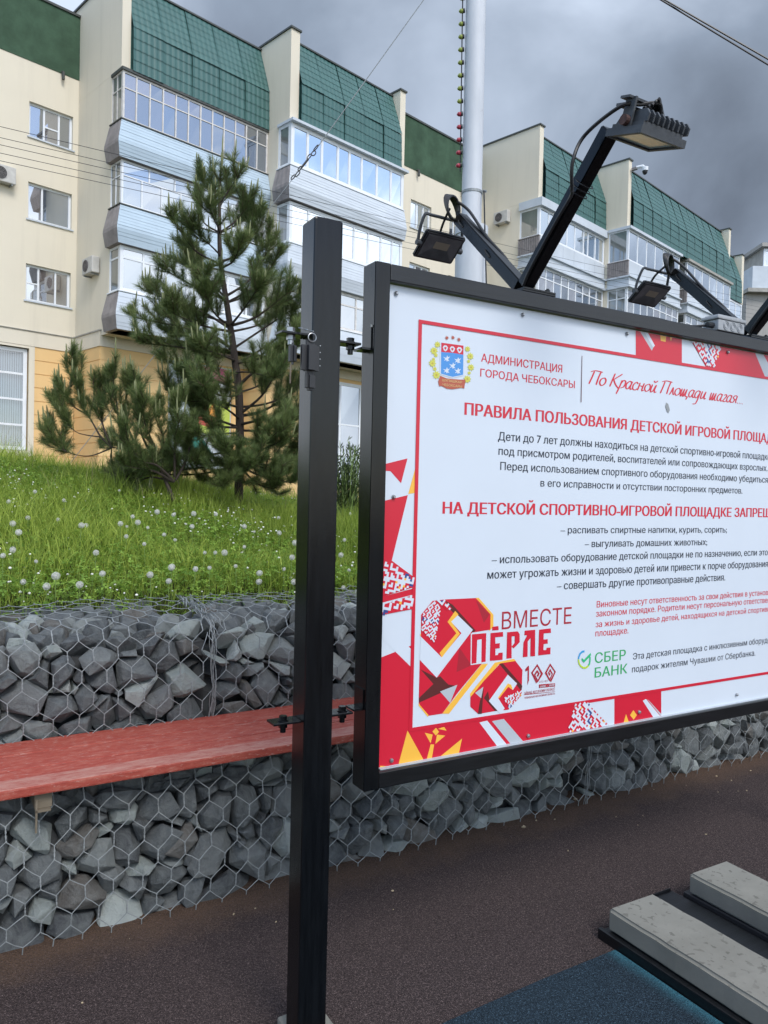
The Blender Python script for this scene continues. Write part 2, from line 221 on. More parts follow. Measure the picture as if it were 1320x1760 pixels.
POLYS=[('red',[(0.056,1.541),(0.126,1.559),(0.107,1.49),(0.072,1.522),(0.058,1.522)]),('yel',[(0.155,1.543),(0.157,1.465),(0.131,1.461)]),('red',[(0.055,1.441),(0.13,1.458),(0.083,1.278),(0.055,1.282)]),('red',[(0.053,1.283),(0.083,1.278),(0.16,1.228),(0.161,1.203),(0.087,1.187),(0.056,1.18)]),('red',[(0.054,1.18),(0.161,1.2),(0.161,1.183),(0.055,1.164)]),('red',[(0.046,1.012),(0.155,1.04),(0.155,0.8),(0.93,0.8),(0.93,0.7),(0.046,0.7)]),('white',[(0.058,1.107),(0.159,1.025),(0.161,0.973),(0.059,1.065)]),('yel',[(0.147,0.802),(0.209,0.702),(0.205,0.688),(0.125,0.7),(0.121,0.715)]),('yel',[(0.226,0.752),(0.238,0.75),(0.228,0.692),(0.209,0.695)]),('yel',[(0.205,0.788),(0.232,0.779),(0.226,0.755)]),('yel',[(0.247,0.777),(0.276,0.77),(0.242,0.751)]),('yel',[(0.243,0.797),(0.254,0.784),(0.243,0.775),(0.231,0.788)]),('yel',[(0.25,0.793),(0.271,0.796),(0.28,0.784)]),('yel',[(0.336,0.753),(0.321,0.692),(0.234,0.698)]),('yel',[(0.061,0.717),(0.111,0.706),(0.111,0.692),(0.062,0.695)]),('white',[(0.398,0.792),(0.427,0.794),(0.524,0.69),(0.485,0.691)]),('pale',[(0.445,0.79),(0.49,0.791),(0.584,0.696),(0.534,0.695)]),('white',[(0.779,0.8),(0.959,0.802),(0.963,0.704),(0.769,0.704)]),('red',[(0.959,0.802),(1.189,0.807),(1.194,0.696),(0.963,0.699)]),('yel',[(1.052,0.749),(1.07,0.73),(1.055,0.716),(1.037,0.734)]),('yel',[(1.017,0.74),(1.038,0.699),(1.003,0.701)]),('white',[(1.097,0.776),(1.113,0.78),(1.196,0.704),(1.164,0.699)]),('pale',[(1.118,0.78),(1.129,0.772),(1.193,0.718),(1.193,0.709)]),('red',[(1.009,2.044),(1.24,2.049),(1.245,1.94),(1.014,1.941)]),('pale',[(1.019,2.035),(1.037,2.043),(1.102,1.988),(1.091,1.967)]),('white',[(1.041,2.036),(1.053,2.042),(1.105,1.986),(1.097,1.979)]),('yel',[(1.13,2.025),(1.16,2.023),(1.158,2.005),(1.134,2.006)]),('yel',[(1.171,2.04),(1.195,2.038),(1.185,2.011)]),('red',[(1.268,2.047),(1.743,2.063),(1.75,1.937),(1.374,1.943)]),('pale',[(1.637,2.047),(1.68,2.048),(1.747,1.986),(1.749,1.941),(1.721,1.941)]),('yel',[(0.373,1.162),(0.384,1.162),(0.44,1.109),(0.441,1.074),(0.426,1.061)]),('yel',[(0.18,1.067),(0.186,1.073),(0.258,1.002),(0.255,0.994)]),('red',[(0.221,1.161),(0.261,1.163),(0.373,1.162),(0.429,1.111),(0.43,1.065),(0.361,1.061),(0.401,0.966),(0.317,0.89),(0.263,0.835),(0.214,0.835),(0.182,0.874),(0.182,0.997),(0.184,1.07),(0.183,1.124)]),('yel',[(0.182,0.876),(0.187,0.868),(0.216,0.837),(0.214,0.832),(0.182,0.868)]),('brown',[(0.261,1.161),(0.29,1.147),(0.376,1.066),(0.365,1.061),(0.276,1.138)]),('brown',[(0.185,0.97),(0.23,0.924),(0.182,0.889),(0.183,0.876),(0.312,0.91),(0.282,0.917),(0.253,0.944),(0.241,0.941)]),('dred',[(0.318,1.021),(0.364,0.965),(0.31,0.95)]),('dred',[(0.373,1.157),(0.425,1.11),(0.405,1.087)]),('pale',[(0.254,0.9),(0.314,0.913),(0.29,0.863)]),('white',[(0.183,1.063),(0.256,0.998),(0.324,1.062),(0.286,1.098),(0.306,1.118),(0.365,1.069),(0.241,0.941),(0.182,0.997)]),('yel',[(0.274,1.098),(0.3,1.128),(0.312,1.117),(0.287,1.098),(0.319,1.061),(0.257,0.997),(0.249,1.011),(0.306,1.063)]),('yel',[(0.401,0.965),(0.425,0.964),(0.287,0.832),(0.263,0.835)]),('white',[(0.425,0.964),(0.453,0.964),(0.366,0.889),(0.363,0.877),(0.318,0.862)]),('yel',[(0.45,0.965),(0.523,0.97),(0.532,0.962),(0.466,0.959),(0.363,0.871),(0.36,0.881)]),('red',[(0.471,0.961),(0.529,0.963),(0.558,0.933),(0.557,0.855),(0.507,0.817),(0.457,0.819),(0.393,0.818),(0.363,0.843),(0.362,0.871),(0.411,0.915)]),('brown',[(0.397,0.853),(0.411,0.896),(0.406,0.817),(0.391,0.818)]),('brown',[(0.466,0.96),(0.481,0.96),(0.559,0.884),(0.556,0.868)]),('brown',[(0.427,0.882),(0.433,0.857),(0.481,0.818),(0.455,0.819),(0.412,0.863)]),('pale',[(0.379,0.882),(0.409,0.897),(0.402,0.864)]),('white',[(0.501,0.924),(0.538,0.893),(0.522,0.875),(0.504,0.889),(0.466,0.857),(0.492,0.823),(0.476,0.808),(0.431,0.852)]),('yel',[(0.502,0.897),(0.515,0.892),(0.522,0.875),(0.504,0.887),(0.47,0.856),(0.465,0.858)]),('white',[(0.358,1.059),(0.419,1.058),(0.419,0.967),(0.36,0.966)]),('red',[(0.362,1.056),(0.415,1.056),(0.415,0.971),(0.399,0.97),(0.398,1.039),(0.382,1.038),(0.381,0.97),(0.363,0.969)]),('red',[(0.436,1.073),(0.46,1.074),(0.461,1.062),(0.437,1.062)]),('red',[(0.431,1.055),(0.478,1.055),(0.479,1.041),(0.449,1.041),(0.45,1.022),(0.467,1.022),(0.467,1.007),(0.451,1.007),(0.451,0.987),(0.461,0.987),(0.463,0.993),(0.479,0.993),(0.479,0.971),(0.431,0.972)]),('red',[(0.494,1.053),(0.535,1.053),(0.543,1.044),(0.544,1.019),(0.521,1.002),(0.513,1.008),(0.524,1.018),(0.524,1.039),(0.512,1.039),(0.514,0.973),(0.494,0.973)]),('red',[(0.563,1.053),(0.605,1.053),(0.607,0.971),(0.588,0.972),(0.587,1.029),(0.576,1.019),(0.577,0.972),(0.558,0.972),(0.559,1.017),(0.573,1.038),(0.562,1.039)]),('red',[(0.621,1.052),(0.669,1.053),(0.67,1.039),(0.64,1.039),(0.64,1.02),(0.657,1.02),(0.658,1.006),(0.641,1.006),(0.641,0.987),(0.652,0.986),(0.654,0.993),(0.67,0.993),(0.67,0.972),(0.62,0.972)]),('dred',[(0.569,0.934),(0.581,0.944),(0.584,0.941),(0.585,0.898),(0.579,0.884),(0.579,0.929),(0.57,0.927)]),('dred',[(0.617,0.946),(0.593,0.921),(0.615,0.885),(0.619,0.889),(0.6,0.92),(0.617,0.938),(0.633,0.914),(0.621,0.896),(0.611,0.912),(0.618,0.92),(0.621,0.915),(0.617,0.911),(0.621,0.904),(0.628,0.915),(0.617,0.928),(0.605,0.914),(0.621,0.888),(0.642,0.913)]),('dred',[(0.67,0.943),(0.695,0.914),(0.676,0.883),(0.672,0.888),(0.689,0.914),(0.671,0.935),(0.657,0.915),(0.67,0.895),(0.678,0.908),(0.671,0.918),(0.668,0.914),(0.673,0.909),(0.669,0.903),(0.662,0.914),(0.671,0.926),(0.683,0.909),(0.67,0.886),(0.649,0.915)]),('dred',[(0.626,0.881),(0.693,0.878),(0.693,0.868),(0.627,0.87)]),('dred',[(0.566,0.857),(0.694,0.852),(0.694,0.851),(0.566,0.855)]),('white',[(0.224,1.892),(0.308,1.892),(0.309,1.805),(0.27,1.794),(0.227,1.8)]),('blue',[(0.228,1.889),(0.306,1.89),(0.307,1.807),(0.27,1.797),(0.23,1.802)]),('red',[(0.229,1.889),(0.306,1.89),(0.306,1.864),(0.268,1.865),(0.229,1.863)]),('white',[(0.234,1.877),(0.239,1.883),(0.247,1.883),(0.252,1.878),(0.249,1.87),(0.243,1.866),(0.238,1.869)]),('red',[(0.238,1.876),(0.243,1.879),(0.248,1.877),(0.243,1.87)]),('white',[(0.258,1.877),(0.263,1.883),(0.271,1.883),(0.277,1.878),(0.273,1.87),(0.268,1.866),(0.262,1.869)]),('red',[(0.262,1.876),(0.267,1.879),(0.272,1.877),(0.267,1.87)]),('white',[(0.282,1.878),(0.288,1.884),(0.296,1.884),(0.302,1.879),(0.298,1.871),(0.292,1.866),(0.287,1.87)]),('red',[(0.287,1.877),(0.292,1.88),(0.297,1.877),(0.292,1.871)]),('white',[(0.236,1.85),(0.247,1.848),(0.25,1.856),(0.253,1.851),(0.26,1.854),(0.253,1.845),(0.259,1.84),(0.253,1.841),(0.249,1.838),(0.247,1.843),(0.239,1.839),(0.244,1.845)]),('white',[(0.274,1.849),(0.285,1.848),(0.288,1.855),(0.291,1.85),(0.298,1.853),(0.292,1.844),(0.298,1.839),(0.291,1.84),(0.287,1.837),(0.285,1.842),(0.276,1.838),(0.282,1.844)]),('white',[(0.257,1.832),(0.268,1.831),(0.271,1.838),(0.274,1.833),(0.281,1.836),(0.274,1.827),(0.28,1.822),(0.274,1.823),(0.27,1.82),(0.268,1.825),(0.259,1.821),(0.265,1.827)]),('white',[(0.236,1.816),(0.247,1.815),(0.25,1.823),(0.253,1.817),(0.26,1.82),(0.254,1.812),(0.259,1.807),(0.253,1.808),(0.249,1.805),(0.247,1.81),(0.239,1.806),(0.244,1.812)]),('white',[(0.275,1.819),(0.286,1.818),(0.289,1.825),(0.292,1.82),(0.299,1.823),(0.293,1.815),(0.298,1.809),(0.292,1.811),(0.288,1.807),(0.286,1.812),(0.277,1.808),(0.283,1.814)]),('hop',[(0.223,1.882),(0.225,1.878),(0.22,1.878),(0.219,1.874),(0.216,1.876),(0.212,1.873),(0.211,1.877),(0.206,1.877),(0.209,1.881),(0.205,1.883),(0.21,1.885),(0.209,1.889),(0.214,1.888),(0.216,1.892),(0.219,1.888),(0.223,1.89),(0.222,1.886),(0.227,1.885)]),('hopd',[(0.219,1.883),(0.218,1.88),(0.215,1.88),(0.213,1.882),(0.214,1.884),(0.217,1.885)]),('hop',[(0.212,1.861),(0.214,1.855),(0.208,1.857),(0.205,1.852),(0.202,1.856),(0.196,1.853),(0.198,1.859),(0.191,1.86),(0.196,1.864),(0.193,1.868),(0.199,1.869),(0.2,1.874),(0.205,1.871),(0.21,1.875),(0.21,1.87),(0.217,1.871),(0.213,1.866),(0.219,1.863)]),('hopd',[(0.209,1.864),(0.207,1.861),(0.203,1.86),(0.201,1.863),(0.202,1.866),(0.206,1.867)]),('hop',[(0.208,1.826),(0.211,1.821),(0.205,1.822),(0.203,1.816),(0.199,1.821),(0.194,1.817),(0.194,1.823),(0.188,1.823),(0.192,1.827),(0.187,1.831),(0.194,1.832),(0.193,1.838),(0.199,1.835),(0.203,1.84),(0.205,1.835),(0.211,1.837),(0.208,1.831),(0.214,1.829)]),('hopd',[(0.205,1.828),(0.203,1.825),(0.199,1.825),(0.196,1.827),(0.198,1.83),(0.201,1.831)]),('hop',[(0.222,1.793),(0.224,1.787),(0.217,1.79),(0.214,1.784),(0.211,1.789),(0.205,1.787),(0.207,1.793),(0.2,1.794),(0.206,1.798),(0.202,1.803),(0.209,1.803),(0.21,1.809),(0.215,1.805),(0.221,1.809),(0.221,1.803),(0.228,1.804),(0.224,1.799),(0.229,1.795)]),('hopd',[(0.219,1.797),(0.217,1.794),(0.213,1.793),(0.21,1.796),(0.212,1.799),(0.216,1.801)]),('hop',[(0.215,1.85),(0.216,1.847),(0.212,1.848),(0.211,1.846),(0.209,1.848),(0.206,1.847),(0.207,1.85),(0.204,1.851),(0.207,1.853),(0.205,1.855),(0.209,1.855),(0.209,1.858),(0.212,1.856),(0.214,1.858),(0.214,1.855),(0.218,1.855),(0.216,1.853),(0.218,1.851)]),('hopd',[(0.213,1.852),(0.212,1.851),(0.21,1.85),(0.209,1.852),(0.21,1.853),(0.212,1.854)]),('hop',[(0.213,1.814),(0.216,1.812),(0.212,1.811),(0.212,1.808),(0.209,1.81),(0.207,1.807),(0.206,1.81),(0.203,1.809),(0.204,1.812),(0.201,1.813),(0.204,1.815),(0.203,1.817),(0.207,1.817),(0.208,1.82),(0.21,1.818),(0.213,1.819),(0.212,1.816),(0.216,1.816)]),('hopd',[(0.211,1.814),(0.21,1.812),(0.208,1.812),(0.206,1.813),(0.207,1.815),(0.209,1.815)]),('hop',[(0.208,1.84),(0.21,1.838),(0.207,1.838),(0.208,1.835),(0.205,1.836),(0.203,1.834),(0.202,1.837),(0.199,1.836),(0.2,1.838),(0.198,1.839),(0.2,1.841),(0.199,1.843),(0.202,1.843),(0.203,1.845),(0.205,1.843),(0.207,1.845),(0.207,1.842),(0.21,1.842)]),('hopd',[(0.206,1.84),(0.205,1.839),(0.203,1.838),(0.202,1.839),(0.203,1.841),(0.205,1.841)]),('hop',[(0.325,1.878),(0.325,1.874),(0.321,1.877),(0.317,1.873),(0.316,1.877),(0.312,1.876),(0.314,1.88),(0.31,1.882),(0.315,1.884),(0.313,1.888),(0.318,1.887),(0.32,1.891),(0.322,1.888),(0.327,1.89),(0.326,1.886),(0.331,1.885),(0.327,1.882),(0.33,1.879)]),('hopd',[(0.324,1.882),(0.322,1.88),(0.319,1.88),(0.317,1.881),(0.318,1.884),(0.321,1.885)]),('hop',[(0.339,1.862),(0.342,1.857),(0.336,1.857),(0.335,1.852),(0.33,1.856),(0.326,1.852),(0.325,1.857),(0.319,1.856),(0.323,1.861),(0.318,1.864),(0.324,1.866),(0.323,1.871),(0.328,1.869),(0.332,1.874),(0.334,1.869),(0.34,1.871),(0.338,1.866),(0.344,1.865)]),('hopd',[(0.335,1.863),(0.333,1.86),(0.329,1.859),(0.327,1.862),(0.328,1.865),(0.332,1.866)]),('hop',[(0.342,1.83),(0.345,1.826),(0.339,1.826),(0.338,1.82),(0.334,1.824),(0.329,1.82),(0.329,1.825),(0.323,1.824),(0.326,1.829),(0.321,1.832),(0.327,1.834),(0.326,1.839),(0.332,1.837),(0.335,1.842),(0.337,1.837),(0.343,1.84),(0.341,1.835),(0.347,1.833)]),('hopd',[(0.338,1.831),(0.336,1.828),(0.333,1.828),(0.33,1.83),(0.332,1.833),(0.335,1.834)]),('hop',[(0.327,1.79),(0.326,1.784),(0.321,1.788),(0.316,1.784),(0.316,1.79),(0.309,1.79),(0.313,1.795),(0.308,1.798),(0.315,1.8),(0.314,1.806),(0.32,1.803),(0.324,1.808),(0.326,1.803),(0.333,1.806),(0.33,1.8),(0.337,1.798),(0.331,1.795),(0.334,1.79)]),('hopd',[(0.326,1.797),(0.325,1.793),(0.32,1.793),(0.318,1.795),(0.319,1.798),(0.323,1.8)]),('hop',[(0.329,1.846),(0.33,1.844),(0.327,1.844),(0.326,1.842),(0.324,1.844),(0.321,1.842),(0.322,1.845),(0.319,1.845),(0.321,1.847),(0.319,1.849),(0.322,1.85),(0.323,1.852),(0.325,1.851),(0.327,1.853),(0.328,1.851),(0.331,1.851),(0.329,1.849),(0.332,1.847)]),('hopd',[(0.327,1.848),(0.327,1.846),(0.325,1.846),(0.323,1.847),(0.324,1.848),(0.326,1.849)]),('hop',[(0.331,1.812),(0.331,1.809),(0.329,1.811),(0.326,1.809),(0.326,1.811),(0.323,1.811),(0.324,1.813),(0.322,1.814),(0.325,1.816),(0.324,1.818),(0.327,1.817),(0.328,1.82),(0.33,1.818),(0.332,1.819),(0.332,1.817),(0.335,1.816),(0.333,1.814),(0.334,1.812)]),('hopd',[(0.33,1.815),(0.33,1.813),(0.328,1.813),(0.326,1.814),(0.327,1.815),(0.329,1.816)]),('ribbon',[(0.228,1.796),(0.249,1.791),(0.27,1.791),(0.297,1.792),(0.316,1.794),(0.312,1.768),(0.302,1.769),(0.271,1.762),(0.252,1.762),(0.233,1.768),(0.225,1.766),(0.221,1.78)]),('ribbon',[(0.25,1.904),(0.252,1.901),(0.248,1.902),(0.247,1.898),(0.246,1.902),(0.242,1.899),(0.244,1.903),(0.24,1.904),(0.244,1.906),(0.242,1.909),(0.246,1.908),(0.247,1.912),(0.248,1.908),(0.252,1.91),(0.25,1.907),(0.255,1.906)]),('ribbon',[(0.271,1.908),(0.274,1.904),(0.269,1.906),(0.268,1.901),(0.267,1.905),(0.263,1.903),(0.265,1.907),(0.261,1.908),(0.265,1.909),(0.263,1.913),(0.267,1.911),(0.268,1.915),(0.269,1.911),(0.273,1.914),(0.271,1.91),(0.276,1.909)]),('ribbon',[(0.292,1.904),(0.294,1.901),(0.29,1.902),(0.289,1.898),(0.288,1.902),(0.283,1.9),(0.286,1.904),(0.281,1.904),(0.286,1.906),(0.283,1.909),(0.287,1.908),(0.289,1.912),(0.29,1.908),(0.294,1.911),(0.292,1.907),(0.296,1.906)]),('sb3',[(0.841,0.954),(0.844,0.947),(0.839,0.946),(0.836,0.952)]),('sb3',[(0.844,0.947),(0.845,0.939),(0.839,0.94),(0.839,0.946)]),('sb3',[(0.845,0.939),(0.844,0.931),(0.839,0.933),(0.839,0.94)]),('sb3',[(0.844,0.931),(0.842,0.924),(0.837,0.928),(0.839,0.933)]),('sb3',[(0.842,0.924),(0.837,0.918),(0.833,0.923),(0.837,0.928)]),('sb2',[(0.837,0.918),(0.831,0.914),(0.828,0.92),(0.833,0.923)]),('sb2',[(0.831,0.914),(0.824,0.912),(0.823,0.918),(0.828,0.92)]),('sb2',[(0.824,0.912),(0.817,0.912),(0.817,0.918),(0.823,0.918)]),('sb2',[(0.817,0.912),(0.81,0.914),(0.811,0.92),(0.817,0.918)]),('sb2',[(0.81,0.914),(0.803,0.918),(0.805,0.923),(0.811,0.92)]),('sb2',[(0.803,0.918),(0.797,0.923),(0.801,0.927),(0.805,0.923)]),('sb2',[(0.797,0.923),(0.792,0.93),(0.797,0.932),(0.801,0.927)]),('sb2',[(0.792,0.93),(0.789,0.937),(0.795,0.938),(0.797,0.932)]),('sb2',[(0.789,0.937),(0.788,0.945),(0.794,0.945),(0.795,0.938)]),('sb1',[(0.788,0.945),(0.789,0.953),(0.794,0.951),(0.794,0.945)]),('sb1',[(0.789,0.953),(0.792,0.96),(0.797,0.956),(0.794,0.951)]),('sb1',[(0.792,0.96),(0.796,0.966),(0.8,0.961),(0.797,0.956)]),('sb1',[(0.796,0.966),(0.802,0.97),(0.805,0.964),(0.8,0.961)]),('sb1',[(0.802,0.97),(0.809,0.972),(0.81,0.966),(0.805,0.964)]),('sb1',[(0.809,0.972),(0.816,0.972),(0.816,0.966),(0.81,0.966)]),('sb3',[(0.805,0.949),(0.815,0.941),(0.844,0.962),(0.845,0.953),(0.815,0.932),(0.805,0.941)]),('brown',[(0.768,1.913),(0.77,1.914),(0.772,1.767),(0.769,1.766)]),('grey',[(1.17,1.799),(1.18,1.794),(1.189,1.774),(1.183,1.764),(1.175,1.768),(1.166,1.785)])]
ORN=[([(0.055,1.277),(0.085,1.271),(0.155,1.226),(0.156,1.204),(0.057,1.184)],0.0065,-12,1),([(0.055,1.158),(0.156,1.181),(0.157,1.142),(0.055,1.131)],0.0075,-12,2),([(0.187,1.124),(0.223,1.16),(0.252,1.144),(0.243,1.113),(0.231,1.04),(0.186,1.08)],0.0042,35,3),([(0.235,1.162),(0.258,1.162),(0.288,1.136),(0.271,1.131)],0.006,-40,4),([(0.485,0.855),(0.556,0.872),(0.557,0.857),(0.51,0.819)],0.0042,35,5),([(0.782,0.802),(0.832,0.802),(0.943,0.707),(0.769,0.707),(0.755,0.722)],0.0068,-42,6),([(1.272,2.043),(1.457,2.05),(1.45,2.011),(1.424,1.946),(1.374,1.946)],0.0068,-48,7)]
TXT=[
('АДМИНИСТРАЦИЯ', 0.371, 1.852, 0.024, None, 0.687, 'red', 1, 0),
('ГОРОДА ЧЕБОКСАРЫ', 0.369, 1.8085, 0.023, None, 0.742, 'red', 1, 0),
('По Красной Площади шагая...', 0.801, 1.828, 0.045, None, 1.596, 'red', 1, 0.3),
('ПРАВИЛА ПОЛЬЗОВАНИЯ ДЕТСКОЙ ИГРОВОЙ ПЛОЩАДКИ', 0.317, 1.6935, 0.035, 'ПРАВИЛА ПОЛЬЗОВАНИЯ ДЕТСКОЙ ИГРОВОЙ ', 1.544, 'red', 2, 0),
('Дети до 7 лет должны находиться на детской спортивно-игровой площадке', 0.441, 1.6275, 0.025, 'Дети до 7 лет должны находиться на детской спортивно-игровой ', 1.601, 'ink', 1, 0),
('под присмотром родителей, воспитателей или сопровождающих взрослых.', 0.444, 1.5845, 0.024, None, 1.755, 'ink', 1, 0),
('Перед использованием спортивного оборудования необходимо убедиться', 0.452, 1.54, 0.024, None, 1.759, 'ink', 1, 0),
('в его исправности и отсутствии посторонних предметов.', 0.611, 1.495, 0.023, None, 1.605, 'ink', 1, 0),
('НА ДЕТСКОЙ СПОРТИВНО-ИГРОВОЙ ПЛОЩАДКЕ ЗАПРЕЩАЕТСЯ:', 0.249, 1.408, 0.034, 'НА ДЕТСКОЙ СПОРТИВНО-ИГРОВОЙ ПЛОЩАДКЕ ', 1.566, 'red', 2, 0),
('– распивать спиртные напитки, курить, сорить;', 0.699, 1.35, 0.022, None, 1.521, 'ink', 1, 0),
('– выгуливать домашних животных;', 0.805, 1.305, 0.023, None, 1.411, 'ink', 1, 0),
('– использовать оборудование детской площадки не по назначению, если это', 0.429, 1.2615, 0.024, None, 1.774, 'ink', 1, 0),
('может угрожать жизни и здоровью детей или привести к порче оборудования', 0.414, 1.2165, 0.025, None, 1.777, 'ink', 1, 0),
('– совершать другие противоправные действия.', 0.69, 1.173, 0.025, None, 1.52, 'ink', 1, 0),
('Виновные несут ответственность за свои действия в установленном', 0.866, 1.1075, 0.021, 'Виновные несут ответственность за свои действия в ', 1.668, 'red', 0.7, 0),
('законном порядке. Родители несут персональную ответственность', 0.864, 1.0775, 0.021, 'законном порядке. Родители несут персональную ', 1.636, 'red', 0.7, 0),
('за жизнь и здоровье детей, находящихся на детской спортивно-игровой', 0.864, 1.043, 0.02, 'за жизнь и здоровье детей, находящихся на детской ', 1.664, 'red', 0.7, 0),
('площадке.', 0.864, 1.013, 0.021, None, 1.017, 'red', 0.7, 0),
('СБЕР', 0.865, 0.9255, 0.034, None, 1.007, 'green', 1, 0),
('БАНК', 0.866, 0.878, 0.033, None, 1.017, 'green', 1, 0),
('Эта детская площадка с инклюзивным оборудованием –', 1.043, 0.9215, 0.022, 'Эта детская площадка с инклюзивным ', 1.677, 'ink', 0.7, 0),
('подарок жителям Чувашии от Сбербанка.', 1.04, 0.878, 0.022, None, 1.716, 'ink', 0.7, 0),
('ВМЕСТЕ', 0.473, 1.0625, 0.053, None, 0.756, 'dred', 0, 0),
('1920 – 2020', 0.631, 0.871, 0.006, None, 0.689, 'white', 1, 0),
('СТО ЛЕТ', 0.628, 0.8855, 0.006, None, 0.664, 'dred', 0, 0),
('ЧӐВАШ АВТОНОМИ ОБЛАҪӖ', 0.568, 0.856, 0.008, None, 0.693, 'dred', 1, 0),
('ЧУВАШСКАЯ АВТОНОМНАЯ ОБЛАСТЬ', 0.569, 0.8425, 0.006, None, 0.694, 'dred', 1, 0),
('ШУПАШКАР', 0.234, 1.7815, 0.007, None, 0.303, 'gold', 0, 0),
('ЧЕБОКСАРЫ', 0.236, 1.769, 0.007, None, 0.303, 'gold', 0, 0),
]
# ---- plaster, roof, siding
def plaster(name, c, streak=.12, bs=.25):
    m, t, p = base(name, .85, .2)
    a = noise_(t, .5, 5, .6); b = noise_(t, 1.2, 6, .65, stretch=(1.6, 1.6, .12)); d = noise_(t, 60, 3, .5)
    k = mixc(t, a, tuple(x*.93 for x in c), tuple(min(1, x*1.05) for x in c))
    k = mixc(t, mth('MULTIPLY', mth('SUBTRACT', b, .5, t=t, clamp=True), 2.2*streak*5, t=t, clamp=True), k, tuple(x*.70 for x in c))
    t.links.new(k, p.inputs['Base Color']); bump(t, p, d, bs, .004); return m
MT['cream'] = plaster('cream_plaster', (.70, .645, .525))
MT['cream2'] = plaster('pale_plaster', (.70, .65, .54))
MT['orange'] = plaster('ochre_plaster', (.76, .52, .25), .05)
MT['green_pl'] = simple('dark_green_plaster', (.048, .090, .056), .85, .30, 1.3, .2, bs=.5, bscale=30, bdist=.006)
MT['grey_pl'] = plaster('grey_plaster', (.36, .35, .33), .3)
MT['tile'] = simple('green_metal_tile', (.046, .122, .112), .45, .12, 1.2, .5, bs=.15, bscale=3, bdist=.01)
MT['cap'] = simple('dark_flashing', (.06, .065, .06), .5)
MT['siding'] = simple('pale_blue_siding', (.43, .53, .61), .85, .06, 1.5)
MT['sidingw'] = simple('white_siding', (.52, .57, .62), .85, .08, 1.0)
MT['sidepanel'] = simple('weathered_grey_panel', (.24, .22, .215), .7, .22, 2.5)
MT['pvc'] = simple('white_window_plastic', (.74, .77, .80), .35, .05, 2)
MT['oldframe'] = simple('old_white_paint', (.62, .60, .57), .6, .15, 5)
MT['slab'] = simple('stained_concrete', (.33, .32, .29), .85, .2, 2, bs=.2)
MT['steel'] = simple('galvanised_steel', (.27, .29, .295), .55, .2, 30, .5, .4)
def pane(name, tones, gl, rough=.02):
    m = bpy.data.materials.new(name); m.use_nodes = True; t = m.node_tree; p = t.nodes['Principled BSDF']
    p.inputs['Roughness'].default_value = .6
    f = noise_(t, 1.6, 3, .5, stretch=(1, 1, .25))
    r = objrand(t)
    c1 = ramp(t, r, tones, 'CONSTANT'); c2 = mixc(t, mth('MULTIPLY', f, .9, t=t), c1, tuple([.03]*3))
    t.links.new(c2, p.inputs['Base Color'])
    g = N(t, 'ShaderNodeBsdfGlossy'); g.inputs['Roughness'].default_value = rough; g.inputs['Color'].default_value = (.92, .96, 1, 1)
    bb = N(t, 'ShaderNodeBump'); bb.inputs['Strength'].default_value = .06; bb.inputs['Distance'].default_value = .02
    t.links.new(noise_(t, .8, 2), bb.inputs['Height']); t.links.new(bb.outputs[0], g.inputs['Normal'])
    ms = N(t, 'ShaderNodeMixShader'); ms.inputs[0].default_value = gl
    t.links.new(p.outputs[0], ms.inputs[1]); t.links.new(g.outputs[0], ms.inputs[2])
    t.links.new(ms.outputs[0], t.nodes['Material Output'].inputs[0]); return m
MT['pane'] = pane('window_pane', [(0, (.05, .05, .06)), (.3, (.26, .22, .21)), (.55, (.09, .10, .12)), (.75, (.36, .34, .32)), (.9, (.12, .17, .25))], .48)
MT['pane_blue'] = pane('coated_blue_pane', [(0, (.07, .12, .20)), (.5, (.12, .18, .27)), (.8, (.16, .20, .26))], .80)
MT['pane_old'] = pane('old_loggia_pane', [(0, (.20, .15, .16)), (.35, (.08, .08, .10)), (.6, (.28, .22, .20)), (.85, (.06, .10, .18))], .38)
MT['glass'] = (lambda m: m)(bpy.data.materials.new('shop_glass'))
def _g(m):
    m.use_nodes = True; t = m.node_tree; t.nodes.remove(t.nodes['Principled BSDF'])
    g = N(t, 'ShaderNodeBsdfGlossy'); g.inputs['Roughness'].default_value = .02; tr = N(t, 'ShaderNodeBsdfTransparent')
    ms = N(t, 'ShaderNodeMixShader'); ms.inputs[0].default_value = .26
    t.links.new(tr.outputs[0], ms.inputs[1]); t.links.new(g.outputs[0], ms.inputs[2]); t.links.new(ms.outputs[0], t.nodes['Material Output'].inputs[0])
_g(MT['glass'])
MT['blind'] = simple('blue_grey_blind', (.20, .27, .32), .7, .1)
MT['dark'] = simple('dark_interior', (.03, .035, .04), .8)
MT['acwhite'] = simple('aged_white_casing', (.50, .49, .46), .5, .12, 6)
MT['acdark'] = simple('dark_grille', (.05, .05, .05), .6)
